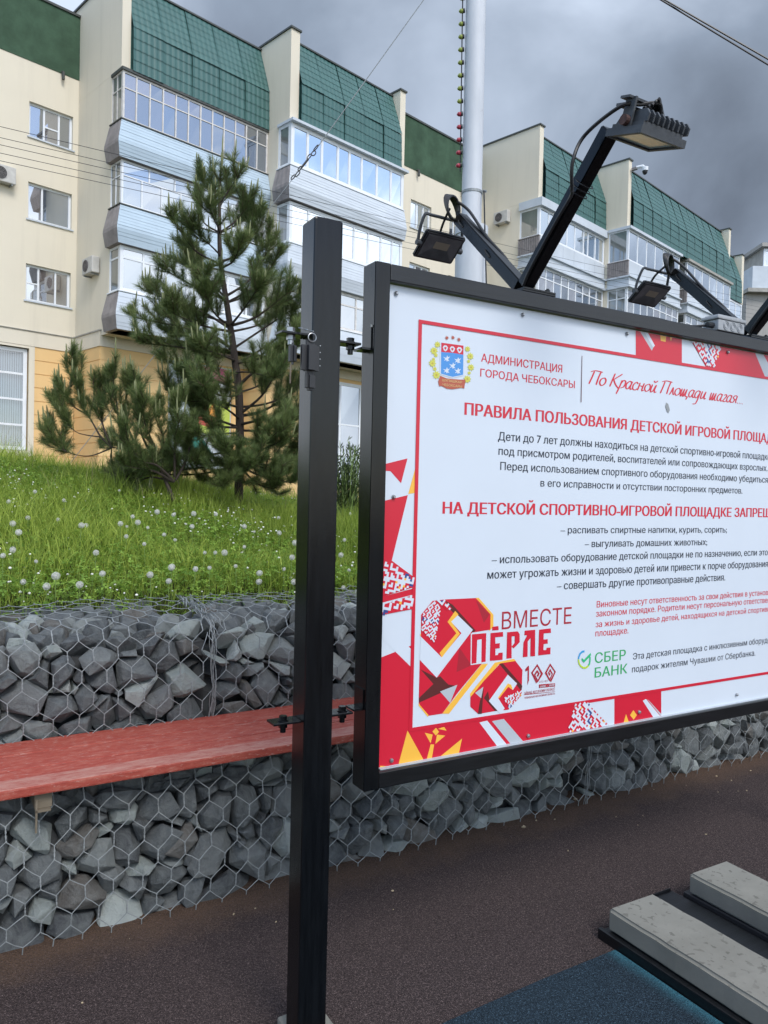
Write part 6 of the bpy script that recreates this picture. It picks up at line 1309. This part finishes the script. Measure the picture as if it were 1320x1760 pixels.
def clover(n):
    x, y = patch(n, -2.2, 3.0, .78, 4.6); k = rng.random(n) < near(x, y)*np.where(x+.25*y > 1.0, .45, 1); x, y = x[k], y[k]; n = len(x)
    z = gzv(x, y)+rng.uniform(.01, .11, n); a0 = rng.uniform(0, 2*np.pi, n); sz = rng.uniform(.008, .016, n)
    tx, ty = rng.normal(0, .35, n), rng.normal(0, .35, n)
    V = np.empty((n, 3, 4, 3)); 
    for j in range(3):
        a = a0+j*2.094
        for q, (r_, da) in enumerate(((0.05, 0), (.8, .55), (1.15, 0), (.8, -.55))):
            dx, dy = np.cos(a+da)*r_*sz, np.sin(a+da)*r_*sz
            V[:, j, q] = np.stack([x+dx, y+dy, z+dx*tx+dy*ty+(.15*sz if q in (1, 3) else 0)], 1)
    F = (np.arange(n*3)*4)[:, None]+np.array([[0, 1, 2, 3]])
    t_ = np.repeat(np.clip(rng.normal(.5, .25, n), 0, 1), 12)
    tag(npmesh('clover_leaves', V.reshape(-1, 3), F, MT['clover'], fr=WF, col=t_), kind='stuff')
clover(70000)
def blooms(n):
    bm = bmesh.new(); bmesh.ops.create_icosphere(bm, subdivisions=1, radius=1); bm.verts.ensure_lookup_table()
    v0 = np.array([v.co[:] for v in bm.verts]); f0 = np.array([[v.index for v in f.verts] for f in bm.faces]); bm.free()
    x, y = patch(n*3, -2.0, 2.6, .80, 4.8); k = (np.sin(x*4.1)+np.sin(y*3.3+x)+rng.normal(0, .8, n*3)) > .5; x, y = x[k][:n], y[k][:n]; n = len(x)
    z = gzv(x, y)+rng.uniform(.05, .13, n); r = rng.uniform(.0035, .0080, n)
    V = (v0[None]*r[:, None, None]*np.array([1, 1, .75])+rng.normal(0, .0008, (n, len(v0), 3)))+np.stack([x, y, z], 1)[:, None]
    F = f0[None]+(np.arange(n)*len(v0))[:, None, None]
    tag(npmesh('clover_blooms', V.reshape(-1, 3), F.reshape(-1, 3), MT['petal'], fr=WF), kind='stuff')
    s = MB()
    for i in range(0, n, 2): s.tube([(x[i], y[i], z[i]-.09), (x[i]+.004, y[i], z[i])], .0010, 3, False)
    tag(s.build('bloom_stems', MT['stem'], org=(0, 0, 0), fr=WF), kind='stuff')
blooms(1100)
# ---- dandelion clocks, each a plant of its own
random.seed(21)
hd = MB(); N_ = 170; R_ = .0185
for i in range(N_):
    z = 1-2*(i+.5)/N_; a = i*2.39996; s = math.sqrt(1-z*z); d = Vector((s*math.cos(a), s*math.sin(a), z))
    e1 = d.cross(Vector((.3, .5, .8))).normalized(); e2 = d.cross(e1)
    hd.add([d*.003+e1*.0004, d*.003-e1*.0004, d*R_], [(0, 1, 2)])
    for k in range(3):
        b = e1*math.cos(k*2.1+i)+e2*math.sin(k*2.1+i); c_ = e1*math.cos(k*2.1+i+.5)+e2*math.sin(k*2.1+i+.5)
        hd.add([d*R_*.93, d*R_*1.02+b*.0042, d*R_*1.02+c_*.0042], [(0, 1, 2)])
cre = MB(); bmc = bmesh.new(); bmesh.ops.create_icosphere(bmc, subdivisions=1, radius=.0075); bmc.verts.index_update(); cre.add([v.co[:] for v in bmc.verts], [[v.index for v in f.verts] for f in bmc.faces]); bmc.free()
hd.add(cre.v, cre.f)
_o = hd.build('seed_head', MT['fluff']); head_me = _o.data; bpy.data.objects.remove(_o)
stem_me = []
for k in range(4):
    s = MB(); q = random.uniform(-.03, .03); s.tube([(-q, .3*q, -.20), (-q*.5, .1*q, -.1), (0, 0, 0)], [.0018, .0016, .0014], 5, False); _o = s.build('stem', MT['stem']); stem_me.append(_o.data); bpy.data.objects.remove(_o)
spots = []
for px, py in ((22,900),(32,915),(22,945),(5,955),(48,890),(100,893),(205,843),(207,900),(218,905),(237,898),(148,903),(217,922),(140,903),(228,888),(254,907),(300,883),(282,919),(298,885),(333,883),(371,884),(301,928),(405,973),(360,976),(96,990),(80,1008),(176,986),(137,1005),(295,975),(336,978),(258,988),(290,999),(480,916),(437,914),(507,933),(502,958),(488,978),(446,985),(479,890),(592,928),(586,954),(606,862),(602,883),(600,980),(370,950),(386,950),(352,950),(248,935),(40,1000),(62,965),(270,880),(445,1000),(420,940),(15,862),(60,845),(110,860),(420,905),(165,950),(330,905),(505,1000),(590,1010)):
    spots.append((px, py))
ORDW = ['first', 'second', 'third', 'fourth', 'fifth', 'sixth', 'seventh', 'eighth', 'ninth', 'tenth', 'eleventh', 'twelfth', 'thirteenth', 'fourteenth', 'fifteenth', 'sixteenth', 'seventeenth', 'eighteenth']
BANDS = [(0, 885, 'just below the pines'), (885, 905, 'in the upper part of the lawn'), (905, 945, 'in the middle of the lawn'), (945, 982, 'in the lower part of the lawn'), (982, 1100, 'just above the wire basket')]
dlabel = {}
for lo, hi, txt_ in BANDS:
    for n_, sp in enumerate(sorted(q for q in spots if lo <= q[1] < hi)):
        dlabel[sp] = ('leftmost' if n_ == 0 else ORDW[n_]+' from left')+' of the white dandelion clocks '+txt_
for i, (px, py) in enumerate(spots):
    d = cF + cR*((px-660)/FPX) + cU*((880-py)/FPX); C0 = Vector((0, 0, CAMH)); hgt = random.uniform(.14, .20)
    best = None; q = 1.8
    while q < 9:
        p = C0+d*q; rel = p-WF.o; x, y = rel.dot(WF.u), rel.dot(WF.v)
        if y > .85 and p.z-gz(x, y) < hgt: best = (x, y, p.z); break
        q += .02
    if not best: continue
    x, y, z = best
    t = thing('dandelion', dlabel[(px, py)], 'dandelion', WF, (x, y, z), 'dandelion clocks in the grass bank')
    s_ = random.choice((.48, .58, .68, .78, .88))*random.uniform(.9, 1.08)
    h = bpy.data.objects.new('seed_head', head_me); COL.objects.link(h); h.parent = t; h.scale = (s_, s_, s_*random.uniform(.8, 1)); h.rotation_euler = (random.random()*3, random.random()*3, 0)
    st = bpy.data.objects.new('stem', stem_me[i % 4]); COL.objects.link(st); st.parent = t; st.rotation_euler = (0, 0, random.random()*6)
# ---- pines
class Pine:
    def __init__(s, seed): s.r = random.Random(seed); s.wood = MB(); s.twig = MB(); s.A = []; s.D = []; s.L = []; s.K = []; s.candles = []
    def needles(s, p, q, n, ln, tight=1.0):
        d = (q-p); r = s.r
        for k in range(n):
            f = r.random()
            s.A.append(p+d*f); s.D.append(d.normalized()); s.L.append(ln*r.uniform(.75, 1.1)); s.K.append(f)
    def shoot(s, p, d, ln, dens=14, nl=.062, candle=.0):
        q = p+d*ln*.5+Vector((0, 0, ln*.06)); e = q+(d+Vector((0, 0, .35))).normalized()*ln*.5
        s.twig.tube([p, q, e], [.0042, .0035, .0028], 4, False)
        s.needles(p, q, int(ln*50*dens), nl); s.needles(q, e, int(ln*50*dens*1.15), nl)
        if s.r.random() < candle:
            up = (d*.18+Vector((s.r.uniform(-.1, .1), s.r.uniform(-.1, .1), 1))).normalized(); s.candles.append((e, up, s.r.uniform(.05, .13)))
        return e
    def branch(s, pts, r0, tufts=1.0, start=.35, candle=.35, sub=True, spread=.075):
        pts = curve_pts(pts, 5); n = len(pts); r = s.r
        s.wood.tube(pts, [r0*(1-.72*i/(n-1)) for i in range(n)], 6, True)
        L = sum((pts[i+1]-pts[i]).length for i in range(n-1)); acc = 0; nxt = L*start
        for i in range(n-1):
            seg = pts[i+1]-pts[i]; acc += seg.length
            if acc > L*start*.9 and acc > L*.55: s.needles(pts[i], pts[i+1], int(seg.length*1000), .055)
            if acc >= nxt:
                nxt += spread*r.uniform(.7, 1.3)
                d = seg.normalized(); f = acc/L
                for k in range(2 if r.random() < .75 else 3):
                    sd = Vector((r.gauss(0, 1), r.gauss(0, 1), r.gauss(.35, .6))); sd -= d*sd.dot(d)
                    dd = (d*.75+sd.normalized()*.75+Vector((0, 0, .35))).normalized()
                    ln = r.uniform(.08, .18)*(1.15-.4*f)*tufts
                    e = s.shoot(pts[i+1], dd, ln, candle=candle*.5)
                    if sub and r.random() < .55:
                        for q in range(2):
                            dd2 = (dd*.7+Vector((r.gauss(0, .5), r.gauss(0, .5), .45))).normalized(); s.shoot(e, dd2, r.uniform(.06, .11)*tufts, candle=candle)
        d = (pts[-1]-pts[-3]).normalized()
        for k in range(5):
            dd = (d*.8+Vector((r.gauss(0, .45), r.gauss(0, .45), r.uniform(.2, .7)))).normalized()
            s.shoot(pts[-1], dd, r.uniform(.07, .14)*tufts, candle=candle*1.2)
        s.candles.append((pts[-1]+Vector((0, 0, .05)), (d*.3+Vector((0, 0, 1))).normalized(), r.uniform(.07, .14)))
    def finish(s, root):
        s.wood.build('trunk', MT['bark'], root, True); tg = s.twig.build('twigs', MT['twig'], root); tag(tg, kind='stuff')
        A = np.array([a[:] for a in s.A]); D = np.array([a[:] for a in s.D]); Ln = np.array(s.L); n = len(A)
        rg = np.random.default_rng(3); rv = rg.normal(size=(n, 3)); rv -= (rv*D).sum(1)[:, None]*D; rv /= np.linalg.norm(rv, axis=1)[:, None]
        ang = rg.uniform(.3, 1.15, n); dirv = D*np.cos(ang)[:, None]+rv*np.sin(ang)[:, None]; dirv[:, 2] += .10
        sv = np.cross(dirv, rg.normal(size=(n, 3))); sv /= np.linalg.norm(sv, axis=1)[:, None]; wd = .0009
        tip = A+dirv*Ln[:, None]; mid = A+dirv*Ln[:, None]*.5
        V = np.stack([A-sv*wd*.7, A+sv*wd*.7, mid+sv*wd, mid-sv*wd, tip], 1).reshape(-1, 3)
        b = (np.arange(n)*5)[:, None]; F = np.concatenate([b+np.array([[0, 1, 2]]), b+np.array([[0, 2, 3]]), b+np.array([[3, 2, 4]])])
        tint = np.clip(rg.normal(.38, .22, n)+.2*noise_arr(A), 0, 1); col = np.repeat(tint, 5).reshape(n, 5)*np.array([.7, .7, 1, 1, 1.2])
        org = np.array(ORG[root.name])
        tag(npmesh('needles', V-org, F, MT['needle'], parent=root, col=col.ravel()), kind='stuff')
        for p, u, ln in s.candles[:290]:
            o = bpy.data.objects.new('candle', candle_me); COL.objects.link(o); o.parent = root; o.location = Vector(p)-Vector(ORG[root.name])
            o.rotation_euler = u.to_track_quat('Z', 'Y').to_euler(); o.scale = (1, 1, ln/.1)
        print('needles', n, 'candles', len(s.candles))
def noise_arr(A): return np.sin(A[:, 0]*7)*np.sin(A[:, 2]*6+A[:, 1]*5)
cm = MB(); cm.tube([(0, 0, -.01), (0, 0, .02), (0, 0, .08), (0, 0, .1)], [.004, .0058, .0052, .002], 7); _o = cm.build('candle', MT['candle'], None, True); candle_me = _o.data; bpy.data.objects.remove(_o)
def at(px, py, depth):
    """a point of the pine's own vertical plane, at a real distance from the viewer"""
    return Vector((0, 0, CAMH))+(cF+cR*((px-660)/FPX)+cU*((880-py)/FPX))*depth
DT = 6.0
base_ = at(411, 800, DT); gx, gy = (base_-WF.o).dot(WF.u), (base_-WF.o).dot(WF.v); gbase = Vector((base_.x, base_.y, gz(gx, gy)-.03))
pine = thing('pine_tree', 'young Scots pine with open crown and pale upright candles on the grass bank', 'pine tree', IF, tuple(gbase))
T = Pine(31)
tr = [gbase, at(412, 705, DT), at(402, 605, DT), at(391, 530, DT), at(379, 447, DT), at(377, 370, DT), at(378, 315, DT), at(380, 288, DT)]
tp = curve_pts(tr, 5); T.wood.tube(tp, [.036*(1-.84*i/(len(tp)-1)) for i in range(len(tp))], 10)
T.shoot(at(380, 300, DT), Vector((0, 0, 1)), .09, candle=1); T.candles.append((at(381, 284, DT), Vector((0.02, 0, 1)), .24))
for k in range(5): T.shoot(at(379, 312, DT), Vector((math.cos(k*1.26), math.sin(k*1.26), .8)).normalized(), .09, candle=1)
B_ = [ # (start, mid, end, depth offset at the end, radius)
 ((378,350),(395,325),(408,306),-.05,.007),((378,352),(362,330),(350,314),.05,.007),((378,355),(385,345),(395,335),.25,.006),
 ((377,400),(405,380),(428,350),.0,.009),((378,400),(350,382),(338,348),.1,.009),((378,400),(372,385),(360,360),-.35,.008),((379,400),(400,390),(425,375),.35,.008),
 ((380,450),(420,430),(447,375),.05,.011),((380,455),(335,430),(302,385),-.1,.011),((381,455),(345,455),(320,430),.40,.010),((381,460),(400,450),(410,430),-.45,.010),((380,440),(360,420),(330,395),-.3,.008),
 ((387,510),(430,480),(465,425),.1,.012),((388,515),(340,495),(285,465),.0,.013),((389,520),(370,500),(350,480),-.5,.011),((389,520),(420,510),(450,490),.5,.011),((388,512),(345,470),(318,455),.3,.010),
 ((395,560),(440,545),(492,505),-.05,.014),((396,565),(345,535),(262,505),.1,.014),((397,570),(350,560),(300,540),-.45,.012),((397,570),(440,560),(480,540),.5,.012),((396,560),(420,530),(440,500),-.4,.011),((394,555),(330,540),(282,545),.5,.011),
 ((402,605),(360,575),(232,545),.15,.015),((404,615),(330,600),(250,590),-.2,.014),((405,625),(450,600),(505,560),.2,.013),((402,600),(340,570),(300,580),.5,.012),((405,620),(380,610),(350,600),-.5,.010),
 ((409,665),(436,640),(500,600),-.1,.015),((408,668),(360,650),(285,620),.2,.013),((409,672),(350,665),(320,650),-.4,.012),((410,675),(440,665),(470,650),.45,.010),
 ((412,712),(450,680),(475,640),-.15,.013),((412,715),(455,705),(510,670),.2,.016),((412,735),(360,715),(300,680),.1,.013),((412,735),(365,730),(335,700),-.35,.012),((412,730),(450,722),(505,720),-.3,.013),
 ((412,765),(450,760),(505,770),.1,.013),((412,770),(440,775),(480,760),-.35,.012),((411,775),(370,780),(300,790),.15,.013),((411,780),(390,790),(350,800),-.3,.011),((412,790),(440,800),(490,815),-.2,.011),((412,790),(430,800),(450,815),.3,.010),((411,790),(385,810),(360,825),-.1,.010),((411,795),(395,805),(400,825),-.45,.010),((412,790),(470,800),(520,790),.2,.012),((412,780),(470,790),(540,800),.5,.012),
 ((410,700),(370,690),(325,690),-.5,.011),((409,680),(380,680),(350,665),-.6,.010),((411,745),(385,745),(340,750),-.55,.011),((411,750),(450,760),(480,740),-.5,.011),((405,640),(430,640),(470,650),-.45,.010),
 ((411,795),(370,800),(300,810),-.45,.012),((411,800),(340,815),(270,815),-.2,.012),((411,795),(440,815),(500,830),-.45,.011),((411,790),(400,790),(385,770),-.6,.010),((411,798),(420,810),(430,800),-.6,.010),((411,800),(390,815),(380,835),-.5,.010),((411,800),(440,830),(470,840),-.35,.010),
 ((405,625),(470,610),(525,590),-.2,.012),((400,600),(460,560),(520,520),.2,.012),((412,700),(470,690),(530,650),.1,.012),((412,740),(470,740),(530,735),.1,.012),((390,520),(440,490),(480,440),.25,.011),((408,660),(370,640),(345,610),-.3,.010),((395,560),(370,540),(355,510),-.5,.010),((412,720),(385,700),(360,690),-.5,.010)]
for a, b, c, dz, r0 in B_:
    T.branch([at(*a, DT), at(*b, DT+dz*.55), at(*c, DT+dz)], r0, start=.42, candle=.28)
T.finish(pine)
DP = 5.5
b2_ = at(306, 830, DP); gx, gy = (b2_-WF.o).dot(WF.u), (b2_-WF.o).dot(WF.v); gb2 = Vector((b2_.x, b2_.y, gz(gx, gy)-.03))
p2_ = thing('pine_tree', 'low bushy pine leaning left beside the taller pine, in front of the ochre wall', 'pine tree', IF, tuple(gb2))
T = Pine(77)
Q = [
 ([(306,832),(262,782),(225,775),(190,768)],.014,0,.86),([(192,770),(173,750),(160,728),(146,705)],.010,0,.80),([(150,712),(138,690),(132,665),(127,635)],.007,0,.25),([(152,714),(128,700),(118,690),(108,678)],.006,.05,.45),
 ([(173,751),(150,748),(132,743),(118,732)],.006,0,.86),([(124,738),(112,722),(104,706),(98,695)],.005,0,.2),([(189,771),(158,783),(132,782),(112,775)],.006,.05,.86),([(114,776),(100,768),(88,760),(84,750)],.005,.05,.1),
 ([(192,768),(178,735),(172,700),(170,665)],.009,.05,.35),([(215,772),(205,730),(200,690),(194,650)],.010,-.05,.3),([(240,778),(222,740),(215,700),(220,660)],.010,.1,.3),([(262,782),(245,750),(240,710),(240,675)],.010,0,.3),
 ([(280,800),(262,760),(250,730),(245,700)],.010,-.15,.3),([(292,815),(285,780),(280,750),(272,715)],.010,.1,.3),([(300,820),(300,780),(300,750),(305,700)],.010,-.2,.3),([(302,825),(320,790),(330,750),(335,720)],.010,.2,.3),
 ([(300,828),(265,810),(235,805),(215,800)],.010,-.25,.3),([(298,828),(260,820),(225,830),(200,815)],.010,.1,.35),([(300,828),(270,800),(240,790),(215,745)],.010,-.3,.35),([(200,790),(215,810),(235,825),(240,835)],.006,.0,.2),([(300,830),(280,815),(250,815),(232,835)],.008,.2,.3)]
for pts, r0, dz, st in Q:
    n = len(pts); T.branch([at(x, y, DP+dz*i/(n-1)) if not (i == 0 and y > 828) else gb2+Vector((0, 0, .05)) for i, (x, y) in enumerate(pts)], r0, tufts=.85, start=st, candle=.35, spread=.07)
T.finish(p2_)
# ---- tuft of pine beside the window seen between post and board, and the upright bush below
bsh = thing('leafy_bush', 'upright narrow-leaved bush seen in the gap between post and board frame', 'bush', IF, tuple(at(600, 868, 6.2)))
SM = MB(); rr = random.Random(9); VA = []; ti = []
o0 = at(600, 875, 6.2); o0.z = 1.30
for k in range(95):
    a = rr.uniform(0, 6.28); rad = rr.uniform(0, .34); b0 = o0+Vector((rad*math.cos(a)*1.1, rad*math.sin(a), 0)); h = rr.uniform(.30, .62)*(1.05-rad)
    top = b0+Vector((rr.gauss(0, .06), rr.gauss(0, .06), h)); pts = curve_pts([b0, (b0+top)/2+Vector((rr.gauss(0, .02), rr.gauss(0, .02), 0)), top], 4); SM.tube(pts, [.003]*len(pts), 4, False)
    for j in range(46):
        f = rr.uniform(.12, 1); p = b0+(top-b0)*f; d = Vector((rr.gauss(0, .5), rr.gauss(0, .5), rr.uniform(.5, 1.1))).normalized(); sv = d.cross(Vector((rr.random(), rr.random(), rr.random()))).normalized()*.0042; ln = rr.uniform(.035, .065)
        VA.append([(p-sv*.3)[:], (p+d*ln*.5+sv)[:], (p+d*ln)[:], (p+d*ln*.5-sv)[:]]); ti.append(rr.random())
SM.build('stems', MT['stem'], bsh)
VA = np.array(VA).reshape(-1, 3); n = len(ti)
tag(npmesh('leaves', VA-np.array(ORG[bsh.name]), (np.arange(n)*4)[:, None]+np.array([[0, 1, 2, 3]]), MT['willow'], parent=bsh, col=np.repeat(np.array(ti), 4)), kind='stuff')
# ---- small litter on the rubber
rr = random.Random(2); lm = simple('dry_leaf_litter', (.42, .34, .22), .9, .3, 30)
for lab, px, py in (('small pale dry leaf lying on the brown rubber near the wall', 900, 1424), ('tiny white scrap at the foot of the gabion wall', 989, 1376)):
    d = cF+cR*((px-660)/FPX)+cU*((880-py)/FPX); q = -CAMH/d.z; p = Vector((0, 0, CAMH))+d*q
    m = MB(); m.add([(p.x-.012, p.y, .006), (p.x, p.y-.005, .010), (p.x+.013, p.y+.002, .007), (p.x+.001, p.y+.008, .012)], [(0, 1, 2), (0, 2, 3)])
    m.add([(p.x-.012, p.y, .004), (p.x, p.y-.005, .004), (p.x+.013, p.y+.002, .004), (p.x+.001, p.y+.008, .004)], [(0, 1, 2), (0, 2, 3)])
    tag(m.build('fallen_leaf', lm, org=(p.x, p.y, .004), fr=IF), lab, 'litter')
bits = MB()
for k in range(34):
    x, y = rr.uniform(-1.5, 3.4), -abs(rr.gauss(0, .30))-.02
    p = WF.w(x, y, .003); s_ = rr.uniform(.001, .0026); bits.obox(p+Vector((0, 0, s_)), (rr.random(), rr.random(), .1), (-.5, 1, .1), (0, 0, 1), s_*1.5, s_, s_*.6)
tag(bits.build('scattered_crumbs', lm, org=(0, 0, 0), fr=IF), kind='stuff')
